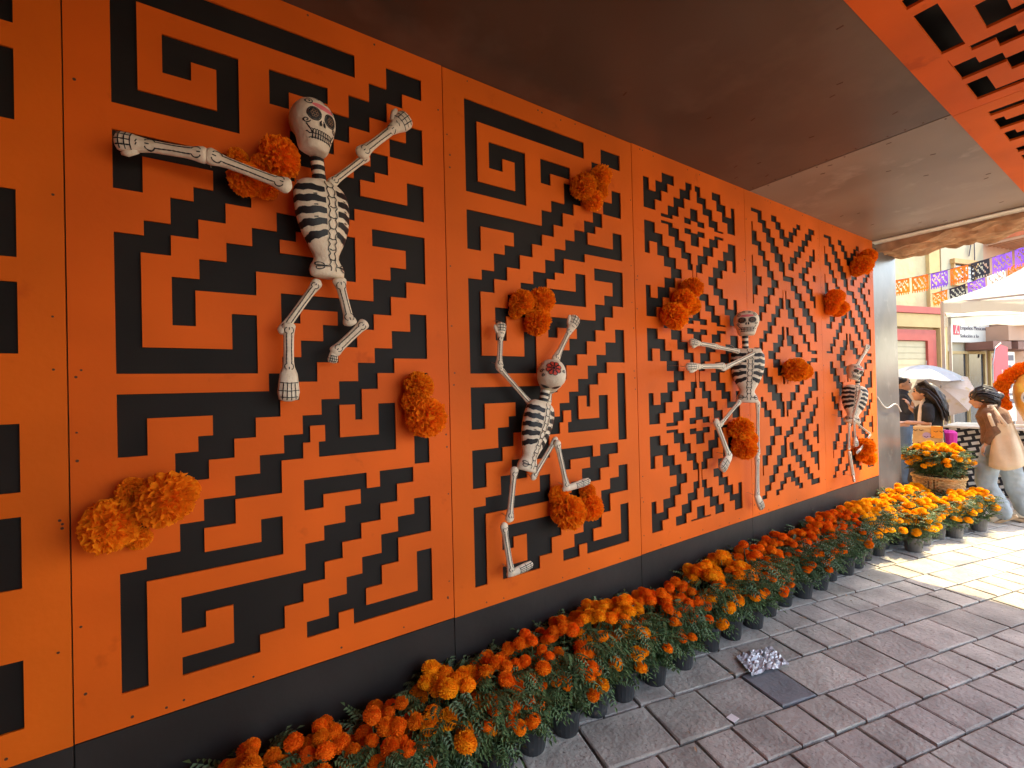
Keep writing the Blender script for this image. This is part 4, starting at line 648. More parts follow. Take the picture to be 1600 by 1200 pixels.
# ================================================================ litter on the paving
q=random.Random(5); mb=MB(); N=17
def foil(u,v): return Vector((2.60+.26*(u-.5)+.10*(v-.5),-.42+.15*(v-.5)-.07*(u-.5),.008+.030*abs(noise.noise(Vector((u*7,v*7,2))))+.010*abs(noise.noise(Vector((u*16,v*16,5))))+.004))
for i in range(N):
    for j in range(N):
        mb.quad(foil(i/N,j/N),foil((i+1)/N,j/N),foil((i+1)/N,(j+1)/N),foil(i/N,(j+1)/N))
tag(fixn(mb.mesh('f')) and mb.build('crumpled_wrapper',mat('clear_foil',(.42,.42,.43),.14,.1,30,0,40,.8,.0)),'crumpled shiny clear wrapper lying on the paving by the pots','wrapper')
tag(MB().box((2.03,-.585,.003),(2.075,-.545,.0055)).build('paper_scrap',mat('paper',(.75,.73,.70),.8)),'small white scrap of paper on a grey paving stone','paper')
for k in range(26):
    x=q.uniform(1.2,4.6); y=-.30-abs(q.gauss(0,.35)); s=q.uniform(.006,.013); a=q.uniform(0,6)
    o=MB().poly([(s*1.6,0,0),(.3*s,.5*s,.003),(-s*1.4,.1*s,0),(.2*s,-.5*s,.001)]).build('fallen_petal',mat('dry_petal',(.35,.20,.10),.8,.3,rand=.4)); o.location=(x,y,.006); o.rotation_euler=(0,0,a)
    tag(o,'small dry petal fallen on the paving','petal','dry petals on the paving')
# ================================================================ street facade beyond the arch
CREAM=mat('cream_stucco',(.50,.40,.22),.85,.1,3.,.8,9.,.2); YEL=mat('yellow_plaster',(.48,.34,.14),.8,.1,3.,.2,20)
CREAM2=mat('pale_plaster',(.42,.36,.24),.85,.06,2.,.2,20); SALM=mat('salmon_plaster',(.46,.27,.17),.8,.08,2.,.2,20)
BRICKRED=mat('brick_red_paint',(.36,.06,.04),.6,.1,5.); TILE=mat('roof_tile',(.52,.14,.06),.7,.15,8.)
SHUT=mat('roller_shutter',(.46,.38,.22),.6,.05); GLASS=mat('dark_glass',(.05,.06,.07),.12,.2,4.,0,40,.6); BROWN=mat('brown_awning',(.20,.09,.06),.7,.1)
SIGNW=mat('sign_white',(.60,.55,.45),.5,.03); SIGNR=mat('sign_red',(.62,.03,.05),.5,.05); TXT=mat('sign_dark',(.09,.07,.08),.6); GREY=mat('grey_metal',(.35,.35,.36),.4,.1,5,0,40,.5,.6)
FM=Matrix(((.9703,0,-.2419,14.2),(-.2419,0,-.9703,2.1),(0,1,0,0),(0,0,0,1)))   # local: u along street, v up, w out
def fb(mb,u0,v0,u1,v1,w0,w1):
    k=len(mb.v); mb.box((u0,v0,w0),(u1,v1,w1)); 
    for i in range(k,len(mb.v)): mb.v[i]=tuple(FM@Vector(mb.v[i]))
    return mb
def fpart(root,name,m,*rects):
    mb=MB()
    for r in rects: fb(mb,*r)
    return mb.build(name,m,root)
b1=tag(empty('cream_shop_house'),'cream stucco house with a red band and red-framed roller shutter','building')
fpart(b1,'wall',CREAM,(-9,0,1.52,7.2,-4,0)); fpart(b1,'pilaster',YEL,(.98,3.36,1.40,7.2,.0,.08)); fpart(b1,'cornice_band',BRICKRED,(-9,3.2,1.56,3.36,.0,.16))
fpart(b1,'canopy_fascia',YEL,(-9,2.86,1.54,3.19,.0,.12)); fpart(b1,'pillar',YEL,(1.22,0,1.5,2.85,.0,.14))
fr=fpart(b1,'shutter_frame',BRICKRED,(-3.,2.53,1.12,2.80,.0,.10),(.79,0,1.12,2.53,.0,.10),(-3.,0,-2.7,2.53,.0,.10))
for k in range(17): fpart(b1,'shutter_slat',SHUT,(-2.7,.005+.148*k,.79,.145+.148*k,.01,.045))
b2=tag(empty('pale_house'),'pale cream two-storey house with a small wooden window and shop sign below','building')
fpart(b2,'wall',CREAM2,(1.58,0,3.44,8.0,-4,.02)); wf=fpart(b2,'window_frame',mat('wood_frame',(.45,.27,.10),.6),(1.95,4.56,3.02,4.68,.02,.12),(1.98,4.06,2.04,4.56,.02,.09),(2.93,4.06,2.99,4.56,.02,.09),(1.95,3.98,3.02,4.06,.02,.12),(2.45,4.06,2.5,4.56,.02,.08))
for a,b in ((2.04,2.45),(2.5,2.93)):
    p=fpart(b2,'window_pane',GLASS,(a,4.06,b,4.56,.02,.04))
    for k in range(4): fpart(p,'louvre',mat('louvre',(.55,.5,.42),.5),(a+.02,4.1+.115*k,b-.02,4.15+.115*k,.045,.06))
mb=MB()
for (u0,v0,u1,v1) in ((2.7,4.8,3.3,6.6),(2.95,4.7,3.05,6.6),(3.0,2.1,3.4,3.2)): mb.tube([FM@Vector((u0,v0,.06)),FM@Vector(((u0+u1)/2-.05,(v0+v1)/2-.1,.06)),FM@Vector((u1,v1,.06))],.012,5)
mb.build('wall_cables',TXT,b2)
for a,b in ((1.7,2.42),(2.5,3.2)): 
    dr=fpart(b2,'shop_door',GLASS,(a,0,b,2.2,.02,.05)); fpart(dr,'door_frame',YEL,(a-.05,2.2,b+.05,2.27,.02,.09),(a-.06,0,a,2.2,.02,.09),(b,0,b+.06,2.2,.02,.09))
fpart(b2,'awning_valance',BROWN,(2.44,2.29,3.24,2.49,.05,.6))
sg=tag(empty('shop_sign'),'white shop sign board lettered in grey with a red square logo','sign')
fpart(sg,'board',SIGNW,(1.63,2.5,3.42,3.08,.03,.10)); fpart(sg,'logo',SIGNR,(1.84,2.70,2.08,2.98,.10,.115))
mb=MB(); mb.poly([FM@Vector((u,v_,.117)) for u,v_ in ((1.87,2.73),(1.96,2.95),(1.99,2.95),(1.91,2.73))]); mb.poly([FM@Vector((u,v_,.117)) for u,v_ in ((1.97,2.73),(1.99,2.82),(2.05,2.73))]); mb.build('logo_stroke',SIGNW,sg)
text('lettering','Empeños Mexicanos',.155,TXT,sg,FM@Matrix.Translation((2.12,2.83,.102)),.004,'LEFT',.97)
text('lettering','Solución a lo',.125,TXT,sg,FM@Matrix.Translation((2.12,2.63,.102)),.004,'LEFT',1.25)
b3=tag(empty('salmon_house'),'salmon house with red tiled eaves and brown shop awnings at the right','building')
fpart(b3,'wall',SALM,(3.46,0,16,8.6,-4,.01))
for v0,nm in ((5.22,'upper_eave'),(3.02,'lower_eave')):
    e=fpart(b3,nm,TILE,(3.5,v0,12,v0+.05,.0,.9))
    for k in range(40): fpart(e,'tile_rib',TILE,(3.5+.2*k,v0+.05,3.6+.2*k,v0+.12,.0,.95)); fpart(e,'rafter',SALM,(3.52+.2*k,v0-.07,3.57+.2*k,v0,.0,.85))
fpart(b3,'awning',SALM,(3.25,2.52,5.05,2.92,.02,.55)); fpart(b3,'awning_valance',BROWN,(3.5,2.28,5.1,2.49,.02,.62)); fpart(b3,'awning',BRICKRED,(5.1,2.6,7.5,2.8,.02,.6))
sw=fpart(b3,'shop_window',GLASS,(3.56,.9,4.4,2.24,.012,.03)); fpart(sw,'window_frame',YEL,(3.5,.84,3.56,2.3,.012,.07),(4.4,.84,4.46,2.3,.012,.07),(3.56,2.24,4.4,2.3,.012,.07),(3.56,.84,4.4,.9,.012,.07))
for i in range(4):
    for j in range(6):
        c=[(.6,.5,.3),(.3,.35,.5),(.6,.25,.2),(.65,.62,.55),(.2,.4,.3)][q.randrange(5)]
        fpart(sw,'displayed_goods',mat('goods%d'%(int(c[0]*100)),c,.6),(3.6+.13*j,1.0+.3*i,3.69+.13*j,1.2+.3*i,.032,.05))
for k,(u,v_) in enumerate(((4.6,5.35),(4.75,5.45),(4.9,5.3),(5.05,5.42),(4.45,5.3))):
    pass
fl=MB(); q2=random.Random(9)
for k in range(420):
    c=Vector((4.75+q2.gauss(0,.22),5.38+q2.gauss(0,.10),.95+q2.gauss(0,.1))); a=Vector((q2.uniform(-1,1),q2.uniform(-1,1),q2.uniform(-1,1))).normalized()*.05; b=a.cross(Vector((q2.uniform(-1,1),1,q2.uniform(-1,1)))).normalized()*.035
    fl.quad(*[FM@(c+v_) for v_ in (a,b,-a,-b)])
bg_=tag(empty('bougainvillea'),'pink flowering creeper spilling over the upper tiled eave','plant'); fl.build('blossom',mat('magenta_bloom',(.75,.06,.20),.7,.2,trans=.2),bg_); MB().tube([FM@Vector((4.7,5.3,.6)),FM@Vector((4.75,5.36,.95))],.02,5).build('stem',STEM,bg_)
# feather banner and poster stand before the shop
bn=tag(empty('feather_banner'),'tall red feather banner with white upright lettering before the shop','banner')
bp=[FM@Vector((u,v_,.9)) for u,v_ in ((1.72,.75),(2.35,.75),(2.35,2.30),(2.05,2.36),(1.86,2.25),(1.76,2.02))]; bq=[p+Vector((.01,.03,0)) for p in bp]
mb=MB().poly(bp).poly(bq[::-1]); [mb.quad(bp[i],bp[(i+1)%6],bq[(i+1)%6],bq[i]) for i in range(6)]; mb.build('cloth',SIGNR,bn)
MB().tube([FM@Vector((1.70,0,.9)),FM@Vector((1.70,1.9,.9)),FM@Vector((1.82,2.28,.9)),FM@Vector((2.05,2.40,.9))],.012,6).build('pole',GREY,bn)
for u,s,z_,mm in ((2.10,'Empeños Mexicanos',.11,SIGNW),(2.27,'Solución a la mano',.085,SIGNW)): text('lettering',s,z_,mm,bn,FM@Matrix.Translation((u,.85,.905))@Matrix.Rotation(R(90),4,'Z'),.002)
ps=tag(empty('poster_stand'),'black and white poster board standing beside the red banner','poster stand')
fpart(ps,'board',SIGNW,(2.58,.45,3.05,2.2,.7,.73))
fpart(ps,'printed_block',TXT,(2.63,1.98,3.0,2.12,.73,.733),(2.63,1.1,3.0,1.16,.73,.733),(2.63,.9,3.0,1.02,.73,.733))
for z_ in (1.75,1.4): 
    mb=MB(); mb.tube([FM@Vector((2.81,z_,.73)),FM@Vector((2.81,z_,.734))],.12,16); mb.build('printed_disc',TXT,ps)
fpart(ps,'leg',GREY,(2.6,0,2.64,.45,.69,.72),(2.99,0,3.03,.45,.69,.72))
# ================================================================ market tent
def tent():
    t=tag(empty('market_tent'),'white pop-up market tent with a deep valance beyond the arch','tent'); A=Vector((8.78,.15,0)); ux=Vector((.18,-.984,0)); uy=Vector((.984,.18,0)); S=2.3; E=2.70; m_=mat('tent_cloth',(.60,.59,.52),.7,.04,4,.1,12,.3,trans=.5)
    c=[A,A+ux*S,A+ux*S+uy*S,A+uy*S]; ap=A+(ux+uy)*S/2+Vector((0,0,E+.75))
    for i in range(4):
        a,b=c[i]+Vector((0,0,E)),c[(i+1)%4]+Vector((0,0,E)); mb=MB(); n=12
        for k in range(n):
            for j in range(6):
                def P(s,r): 
                    p=a.lerp(b,s).lerp(ap,r); p.z-=.10*math.sin(math.pi*s)*(1-r)+.10*math.sin(math.pi*r); return p
                mb.quad(P(k/n,j/6),P((k+1)/n,j/6),P((k+1)/n,(j+1)/6),P(k/n,(j+1)/6))
        fixn(mb.mesh('x')); mb.build('roof_sheet',m_,t,True)
        mb=MB()
        for k in range(n):
            def Q(s,z): 
                p=a.lerp(b,s); o_=(b-a).normalized().cross(Vector((0,0,1)))*(.02+.015*math.sin(s*25)); return Vector((p.x,p.y,E-.10*math.sin(math.pi*s)-z+.001))+o_
            mb.quad(Q(k/n,0),Q((k+1)/n,0),Q((k+1)/n,.16+.02*math.sin((k+1)*1.9)),Q(k/n,.16+.02*math.sin(k*1.9)))
        mb.build('valance',m_,t)
        MB().bar(c[i],c[i]+Vector((0,0,E)),.035).build('pole',GREY,t)
        MB().bar(a-Vector((0,0,.03)),b-Vector((0,0,.03)),.025).build('rail',GREY,t)
    return t
tent()
# ================================================================ papel picado
def bunting(p0,p1,cols,label,sag=.15,fw=.36,fh=.26):
    t=tag(empty('paper_bunting'),label,'bunting'); p0,p1=Vector(p0),Vector(p1); n=len(cols)
    pt=lambda s: p0.lerp(p1,s)-Vector((0,0,sag*4*s*(1-s)))
    MB().tube([pt(i/30) for i in range(31)],.005,5).build('string',TXT,t)
    for i,c in enumerate(cols):
        s0,s1=(i+.06)/n,(i+.94)/n; a,b=pt(s0),pt(s1); m_=mat('tissue_%s'%c[0],c[1],.8,.1,9,0,40,.2,trans=.35); mb=MB(); nx_,ny_=14,9
        d=(b-a)/nx_; tw=(b-a).cross(Vector((0,0,1))).normalized()
        for x in range(nx_):
            ln=ny_-(x%2)
            for y in range(ln):
                if 1<=x<nx_-1 and 1<=y<ny_-2 and ((x*7+y*5+i)%4==0 or (x+y*3+i)%7==0): continue
                def G(xx,yy): return a+d*xx-Vector((0,0,fh*yy/ny_))+tw*(.03*math.sin(yy*.5+i)*yy/ny_+.015*math.sin(xx*.6+i))
                mb.quad(G(x,y),G(x+1,y),G(x+1,y+1),G(x,y+1))
        mb.build('paper_flag',m_,t)
OR_=('orange',(.85,.16,.02)); PU=('purple',(.22,.10,.55)); BK=('black',(.03,.03,.04)); WH=('white',(.75,.72,.68)); MG=('magenta',(.6,.05,.25))
bunting((9.62,.95,3.26),(9.93,-.62,3.52),[OR_,OR_,PU,OR_,BK,PU,PU],'upper string of orange, purple and black cut-paper flags before the facade',.06)
bunting((10.3,.62,3.04),(10.1,-.72,3.42),[OR_,BK,PU,WH,OR_,PU],'lower string of cut-paper flags just above the white tent',.05,.36,.22)
# ================================================================ people
SKIN=mat('skin',(.50,.28,.18),.5,.08,20,.05,80,.4); HAIR=mat('dark_hair',(.015,.012,.012),.4,.3,40,.4,90,.5)
AZ=lambda x,y: math.atan2(x,y-CAMY)
def person(name,x,y,label):
    # local axes: x = image right, y = away from the camera, z up
    az=math.atan2(x,y-CAMY); return thing('person',label,'person',(x,y,0),-az)
def chain(mb,pts,seg=10): mb.tube([p[:3] for p in pts],[p[3] for p in pts],seg); [mb.ball(p[:3],p[3]*.99,seg,6) for p in (pts[0],pts[-1])]; return mb
def head(mb,c,s=1.,face=-1,down=0.):
    # face -1 looks to image left
    c=Vector(c); k0=len(mb.v); mb.ball((0,0,.02),.088,14,10,(1.08,.86,1.12)); mb.ball((.045*1,0,-.055),.062,12,8,(1,.85,1.05)); mb.ball((.10,0,-.02),.018,8,6,(1.1,.8,1.3)); mb.ball((.075,0,-.085),.03,8,6)
    for sy in (-1,1): mb.ball((-.005,sy*.078,-.02),.02,8,6,(1,.5,1.4))
    M=Matrix.Translation(c)@Matrix.Rotation(R(180 if face<0 else 0),4,'Z')@Matrix.Rotation(down,4,'Y')@Matrix.Scale(s,4)
    for i in range(k0,len(mb.v)): mb.v[i]=tuple(M@Vector(mb.v[i]))
    return M
def face_parts(t,body,M,lip=(.35,.10,.09)):
    for sy in (-1,1):
        MB().ball((.083,sy*.033,.015),.011,8,6).xf(M).build('eye',INK,body); mb=MB(); mb.tube([M@Vector((.088,sy*.018,.038)),M@Vector((.082,sy*.05,.042))],.005,5); mb.build('eyebrow',HAIR,body)
    MB().ball((.096,0,-.062),.012,8,6,(.5,1.9,.5)).xf(M).build('mouth',mat('lips',lip,.5),body)
def hand(mb,w,d,s=1.,curl=.6,side=(0,1,0)):
    w=Vector(w); d=Vector(d).normalized(); sd=Vector(side); sd=(sd-d*sd.dot(d)).normalized(); pn=d.cross(sd)
    mb.tube([w-d*.02,w+d*.02,w+d*.06*s,w+d*.085*s],[.020,.026,.03,.026],8,True,.55,pn)
    for i,o_ in enumerate((-.027,-.009,.009,.027)):
        L=(.065,.075,.07,.055)[i]*s; b=w+d*.08*s+sd*o_; mb.tube([b,b+d*L*.45+pn*L*.12*curl,b+d*L*.75+pn*L*.4*curl,b+d*L*.85+pn*L*.75*curl],[.0095,.009,.0085,.007],6)
    b=w+d*.03*s-sd*.028; mb.tube([b,b+d*.03-sd*.02+pn*.01,b+d*.06-sd*.018+pn*.025],[.011,.010,.008],6)
def strands(hair,paths,n,r=.0035,jit=.016,seed=1):
    q=random.Random(seed); mb=MB()
    for k in range(n):
        p=paths[k%len(paths)]; o=Vector((q.gauss(0,jit*.5),q.gauss(0,jit*2.2),q.gauss(0,jit))); w=q.uniform(.7,1.3)
        mb.tube([Vector(c)+o*(.5+.5*i/len(p))+Vector((0,q.gauss(0,.004),q.gauss(0,.004))) for i,c in enumerate(p)],[r*w]*(len(p)-1)+[r*.3],4,False)
    o=mb.build('hair_strands',mat('hair_strand',(.035,.025,.022),.35,.3),hair); o['kind']='stuff'; return o
# --- walking woman with the cream tote
t=person('w',7.27,-.57,'woman in a brown sweater and wide pale jeans striding past with a cream tote bag')
body=MB()
chain(body,[(.05,0,.95,.11),(.03,0,1.10,.10),(.0,0,1.25,.115),(-.015,0,1.32,.07),(-.04,0,1.38,.045)])
chain(body,[(-.03,-.16,1.27,.05),(.02,-.20,1.08,.042),(-.04,-.19,.93,.03)]); hand(body,(-.055,-.185,.905),(-.35,0,-.9),.9,.9)
chain(body,[(-.02,.16,1.27,.05),(.08,.19,1.08,.042),(.02,.2,.93,.03)]); hand(body,(.01,.2,.90),(-.35,0,-.9),.9,.9)
chain(body,[(.03,-.08,.9,.09),(-.07,-.08,.5,.055),(.03,-.08,.1,.04)]); chain(body,[(.06,.08,.9,.09),(.12,.09,.5,.055),(.20,.09,.17,.04)])
HM=head(body,(-.08,0,1.45),.98,-1,R(22))
bd=blob('body',body,SKIN,t,.0095,3); face_parts(t,bd,HM)
hr=MB(); hr.ball((-.065,0,1.475),.105,12,9,(1.05,.92,.95)); hr.ball((-.02,0,1.44),.085,10,8,(.9,1.,1.1)); hr.ball((.05,0,1.47),.05,10,8); hr.ball((.02,0,1.40),.055,8,6,(1,1.2,1.2))
hob=blob('hair',hr,HAIR,t,.009,2,.008,45)
strands(hob,[[(-.155,0,1.47),(-.12,0,1.555),(-.06,0,1.585),(.0,0,1.56),(.05,0,1.50)],[(-.15,-.03,1.45),(-.11,-.075,1.52),(-.05,-.09,1.53),(.02,-.07,1.50),(.07,-.02,1.47)],[(-.10,-.08,1.48),(-.04,-.095,1.47),(.02,-.08,1.44),(.06,-.03,1.41),(.05,0,1.34)]],120,.0038,.014,3)
sw=MB(); chain(sw,[(.05,0,.92,.15),(.05,0,1.0,.145),(.03,0,1.12,.135),(.0,0,1.25,.14),(-.015,0,1.33,.085)],14)
chain(sw,[(-.02,-.15,1.28,.068),(.0,-.19,1.18,.062),(.02,-.205,1.07,.058),(-.03,-.195,.95,.045)]); chain(sw,[(-.01,.15,1.28,.068),(.08,.19,1.08,.058),(.03,.2,.95,.045)])
blob('sweater',sw,mat('brown_knit',(.17,.085,.045),.9,.15,30,.5,120),t,.013,4,.009,16)
jn=MB(); chain(jn,[(.06,0,.97,.13),(.05,0,.88,.135)],14); chain(jn,[(.02,-.075,.86,.105),(-.05,-.085,.62,.095),(-.06,-.09,.45,.09),(-.01,-.09,.28,.092),(.05,-.09,.13,.098)],14); chain(jn,[(.08,.075,.86,.10),(.12,.085,.62,.092),(.15,.09,.45,.088),(.20,.09,.28,.09),(.24,.09,.16,.092)],14)
blob('trousers',jn,mat('pale_denim',(.30,.34,.36),.85,.2,5,.3,80),t,.012,3,.017,10)
for (p,a,nm) in (((.06,-.09,.075),R(-34),'shoe'),((.20,.09,.06),R(10),'shoe')):
    s_=MB(); s_.tube([(.07,0,.02),(.02,0,.03),(-.05,0,.02),(-.12,0,-.01),(-.16,0,-.02)],[.035,.046,.045,.042,.022],10,True,1.,(0,0,1)); k=len(s_.v)
    M=Matrix.Translation(p)@Matrix.Rotation(a,4,'Y'); s_.xf(M); so_=s_.build(nm,mat('cream_shoe',(.72,.62,.48),.6,.1),t,True)
    z=MB(); z.box((-.165,-.045,-.05),(.10,.045,-.022)); z.xf(M); z.build('sole',mat('sole',(.55,.38,.22),.7),so_)
t.scale=(1,1,.945)
t2=thing('tote_bag','large cream canvas tote hanging from the shoulder of the striding woman','bag',t.location,t.rotation_euler.z)
t2.scale=(1,1,.945)
bg2=MB()
def bagp(s,v_,f): 
    x=-.03+.28*s; z_=.66+.52*v_+.07*s*(1-v_); wd=1.05-.62*v_**1.3; return ((x-.11)*wd+.11-.02*v_, -.225-.075*math.sin(math.pi*s)**.6*(1-.7*v_)*f+.035*noise.noise(Vector((s*3.5,v_*2.,f))), z_-.05*math.sin(math.pi*s)*(1-v_)-.03*math.sin(math.pi*s)*v_)
for f in (1,-.4):
    for i in range(10):
        for j in range(10): bg2.quad(bagp(i/10,j/10,f),bagp((i+1)/10,j/10,f),bagp((i+1)/10,(j+1)/10,f),bagp(i/10,(j+1)/10,f))
for i in range(10): bg2.quad(bagp(i/10,0,1),bagp((i+1)/10,0,1),bagp((i+1)/10,0,-.4),bagp(i/10,0,-.4)); bg2.quad(bagp(0,i/10,1),bagp(0,(i+1)/10,1),bagp(0,(i+1)/10,-.4),bagp(0,i/10,-.4)); bg2.quad(bagp(1,i/10,1),bagp(1,(i+1)/10,1),bagp(1,(i+1)/10,-.4),bagp(1,i/10,-.4))
CANV=mat('canvas',(.66,.52,.36),.9,.08,9,.3,140); bm_=bg2.mesh('bag_body',True,[CANV]); fixn(bm_); bm_.polygons.foreach_set('use_smooth',[True]*len(bm_.polygons)); link('bag_body',bm_,t2)
st=MB(); st.tube([(.01,-.25,1.13),(-.02,-.24,1.25),(-.02,-.14,1.36),(.03,-.05,1.355)],[.016]*4,6,True,.3); st.build('strap',CANV,t2); st=MB(); st.tube([(.11,-.25,1.13),(.05,-.24,1.25),(.0,-.15,1.362),(.04,-.05,1.36)],[.016]*4,6,True,.3); st.build('strap',CANV,t2)
# --- person in khaki just behind her
t=person('k',7.75,-.98,'person in a khaki shirt and jeans half hidden behind the striding woman')
body=MB(); chain(body,[(0,0,.95,.11),(0,0,1.25,.12),(0,0,1.38,.05)]); chain(body,[(0,-.17,1.27,.05),(.02,-.2,1.02,.04),(-.06,-.2,.86,.03)]); hand(body,(-.07,-.2,.83),(-.3,0,-.9)); chain(body,[(0,.17,1.27,.05),(.02,.2,1.02,.04),(-.06,.2,.86,.03)]); hand(body,(-.07,.2,.83),(-.3,0,-.9)); chain(body,[(0,-.09,.9,.09),(-.06,-.09,.5,.06),(-.04,-.09,.08,.045)]); chain(body,[(0,.09,.9,.09),(.08,.09,.5,.06),(.13,.09,.1,.045)]); HM=head(body,(-.02,0,1.50),1.,-1,.1); bd=blob('body',body,SKIN,t,.011,3); face_parts(t,bd,HM)
hr=MB(); hr.ball((.01,0,1.535),.104,12,8,(1,.95,.9)); hr.ball((.05,0,1.48),.08,10,8); blob('hair',hr,HAIR,t,.01,3,.005,40)
sh=MB(); chain(sh,[(0,0,.88,.16),(0,0,1.05,.15),(0,0,1.25,.155),(0,0,1.34,.08)],14); chain(sh,[(0,-.16,1.28,.07),(.02,-.2,1.1,.065)]); chain(sh,[(0,.16,1.28,.07),(.02,.2,1.1,.065)]); blob('shirt',sh,mat('khaki',(.42,.33,.16),.9,.12,14,.3,120),t,.014,4,.01,14)
jn=MB(); chain(jn,[(0,0,.95,.145),(0,0,.86,.15)]); chain(jn,[(0,-.09,.86,.10),(-.06,-.09,.5,.085),(-.05,-.09,.1,.08)]); chain(jn,[(0,.09,.86,.10),(.08,.09,.5,.085),(.13,.09,.12,.08)]); blob('trousers',jn,mat('blue_denim',(.13,.20,.30),.85,.2,6,.3,80),t,.014,4,.008,12)
for x,y in ((-.07,-.09),(.11,.09)): MB().tube([(x+.08,y,.05),(x,y,.055),(x-.1,y,.045),(x-.17,y,.03)],[.035,.045,.042,.02],10,True).build('shoe',mat('white_shoe',(.7,.68,.64),.6),t,True)
# --- woman in black tee with a printed tote
t=person('b',7.80,.10,'long-haired woman in a black T-shirt looking left behind the marigold basket')
body=MB(); chain(body,[(0,0,.9,.11),(0,0,1.2,.115),(-.01,0,1.33,.045)]); chain(body,[(0,-.16,1.22,.048),(.0,-.2,1.02,.042),(-.20,-.22,1.03,.030)]); hand(body,(-.215,-.22,1.03),(-1,0,.05),.9,.8); chain(body,[(-.02,.15,1.22,.048),(-.05,.2,1.05,.042),(-.17,.15,1.20,.030)]); hand(body,(-.18,.15,1.22),(-.3,0,.9),.9,1.); chain(body,[(0,-.08,.88,.09),(0,-.08,.45,.06),(0,-.08,.05,.045)]); chain(body,[(0,.08,.88,.09),(.02,.08,.45,.06),(.02,.08,.05,.045)]); HM=head(body,(-.05,0,1.42),.95,-1,.05); bd=blob('body',body,SKIN,t,.0105,3); face_parts(t,bd,HM)
hr=MB(); hr.ball((-.02,0,1.455),.105,12,9,(1.05,.95,.95)); chain(hr,[(.02,0,1.44,.095),(.08,0,1.34,.09),(.13,0,1.22,.075),(.15,0,1.12,.04)]); hob=blob('hair',hr,HAIR,t,.011,2,.010,30)
strands(hob,[[(-.09,-.04,1.52),(-.02,-.08,1.55),(.06,-.09,1.46),(.12,-.09,1.32),(.17,-.07,1.18),(.18,-.05,1.06)],[(-.07,-.08,1.46),(.0,-.1,1.43),(.07,-.10,1.33),(.12,-.09,1.2),(.14,-.08,1.08)]],130,.004,.02,5)
sh=MB(); chain(sh,[(0,0,.86,.145),(0,0,1.0,.14),(0,0,1.2,.145),(0,0,1.29,.07)],14); chain(sh,[(0,-.15,1.22,.068),(.0,-.195,1.08,.062)]); chain(sh,[(0,.15,1.22,.068),(-.03,.19,1.1,.06)]); blob('tshirt',sh,mat('black_cotton',(.018,.018,.02),.9,.2),t,.013,4,.008,14)
jn=MB(); chain(jn,[(0,0,.9,.14),(0,0,.5,.20),(0,0,.25,.23)],14); blob('skirt',jn,mat('dark_skirt',(.03,.03,.035),.9,.2),t,.016,4,.012,10)
for y in (-.08,.08): MB().tube([(.07,y,.05),(0,y,.055),(-.1,y,.04),(-.15,y,.03)],[.03,.04,.038,.02],10,True).build('shoe',INK,t,True)
t2=thing('printed_tote_bag','cream tote printed with orange and black Halloween faces under the black T-shirt','bag',t.location,t.rotation_euler.z)
bb=MB(); bb.box((-.15,-.295,.70),(.13,-.24,1.0)); bb.ball((-.01,-.268,.80),.1,12,8,(1.5,.42,1.2)); blob('bag_body',bb,mat('printed_cream',(.60,.42,.20),.8,.1,9),t2,.011,5,.006,18)
for x,z_ in ((-.10,.95),(.0,.87),(.09,.94),(-.06,.79),(.08,.80)): 
    mb=MB(); [mb.tube([(x+dx-.02,-.302,z_),(x+dx,-.302,z_-.014),(x+dx+.02,-.302,z_)],.004,5) for dx in (-.025,.03)]; mb.build('printed_face',INK,t2)
MB().tube([(-.02,-.301,.88),(-.02,-.303,.88)],.04,14).build('printed_ghost',mat('lilac',(.45,.35,.55),.8),t2); MB().box((.02,-.303,.85),(.13,-.301,1.0)).build('orange_patch',mat('orange_print',(.8,.35,.05),.8),t2)
MB().tube([(-.09,-.24,1.0),(-.08,-.20,1.15),(-.06,-.12,1.29),(-.02,-.02,1.34)],[.018]*4,6,True,.3).build('strap',CANV,t2)
tag(MB().tube([(8.05,-.02,.70),(8.05,-.02,.76),(8.05,-.02,.88),(8.05,-.02,.91)],[.08,.095,.10,.07],14).build('magenta_pouch',mat('magenta_cloth',(.62,.02,.28),.7,.1,9,.3,20)),'bright magenta cloth bag beside the printed tote','bag')
# --- man with umbrella at the left edge and second dark figure at the right edge
t=person('m',8.75,.62,'person in dark clothes at the left under the grey umbrella')
body=MB(); chain(body,[(0,0,.95,.12),(0,0,1.28,.125),(0,0,1.42,.05)]); chain(body,[(0,-.18,1.3,.05),(.08,-.22,1.1,.042),(.12,-.22,1.25,.03)]); hand(body,(.12,-.22,1.27),(.1,0,1),1,1.2); chain(body,[(0,.18,1.3,.05),(0,.22,1.05,.042),(0,.22,.82,.03)]); hand(body,(0,.22,.8),(0,0,-1)); chain(body,[(0,-.09,.9,.09),(0,-.09,.5,.06),(0,-.09,.05,.045)]); chain(body,[(0,.09,.9,.09),(.02,.09,.5,.06),(.02,.09,.05,.045)]); HM=head(body,(.0,0,1.53),1.,1,0.); bd=blob('body',body,SKIN,t,.012,3); face_parts(t,bd,HM)
hr=MB(); hr.ball((-.02,0,1.57),.10,10,8,(1,.95,.8)); blob('hair',hr,HAIR,t,.012,3)
sh=MB(); chain(sh,[(0,0,.9,.155),(0,0,1.28,.16),(0,0,1.38,.08)],14); chain(sh,[(0,-.17,1.3,.07),(.07,-.22,1.12,.06)]); chain(sh,[(0,.17,1.3,.07),(0,.22,1.08,.06)]); blob('jacket',sh,mat('navy_cloth',(.035,.04,.055),.9,.2),t,.015,4,.009,14)
jn=MB(); chain(jn,[(0,0,.95,.15),(0,0,.87,.15)]); [chain(jn,[(0,y,.86,.10),(0,y,.5,.085),(0,y,.08,.08)]) for y in (-.09,.09)]; blob('trousers',jn,MATS['blue_denim'],t,.015,4,.008,12)
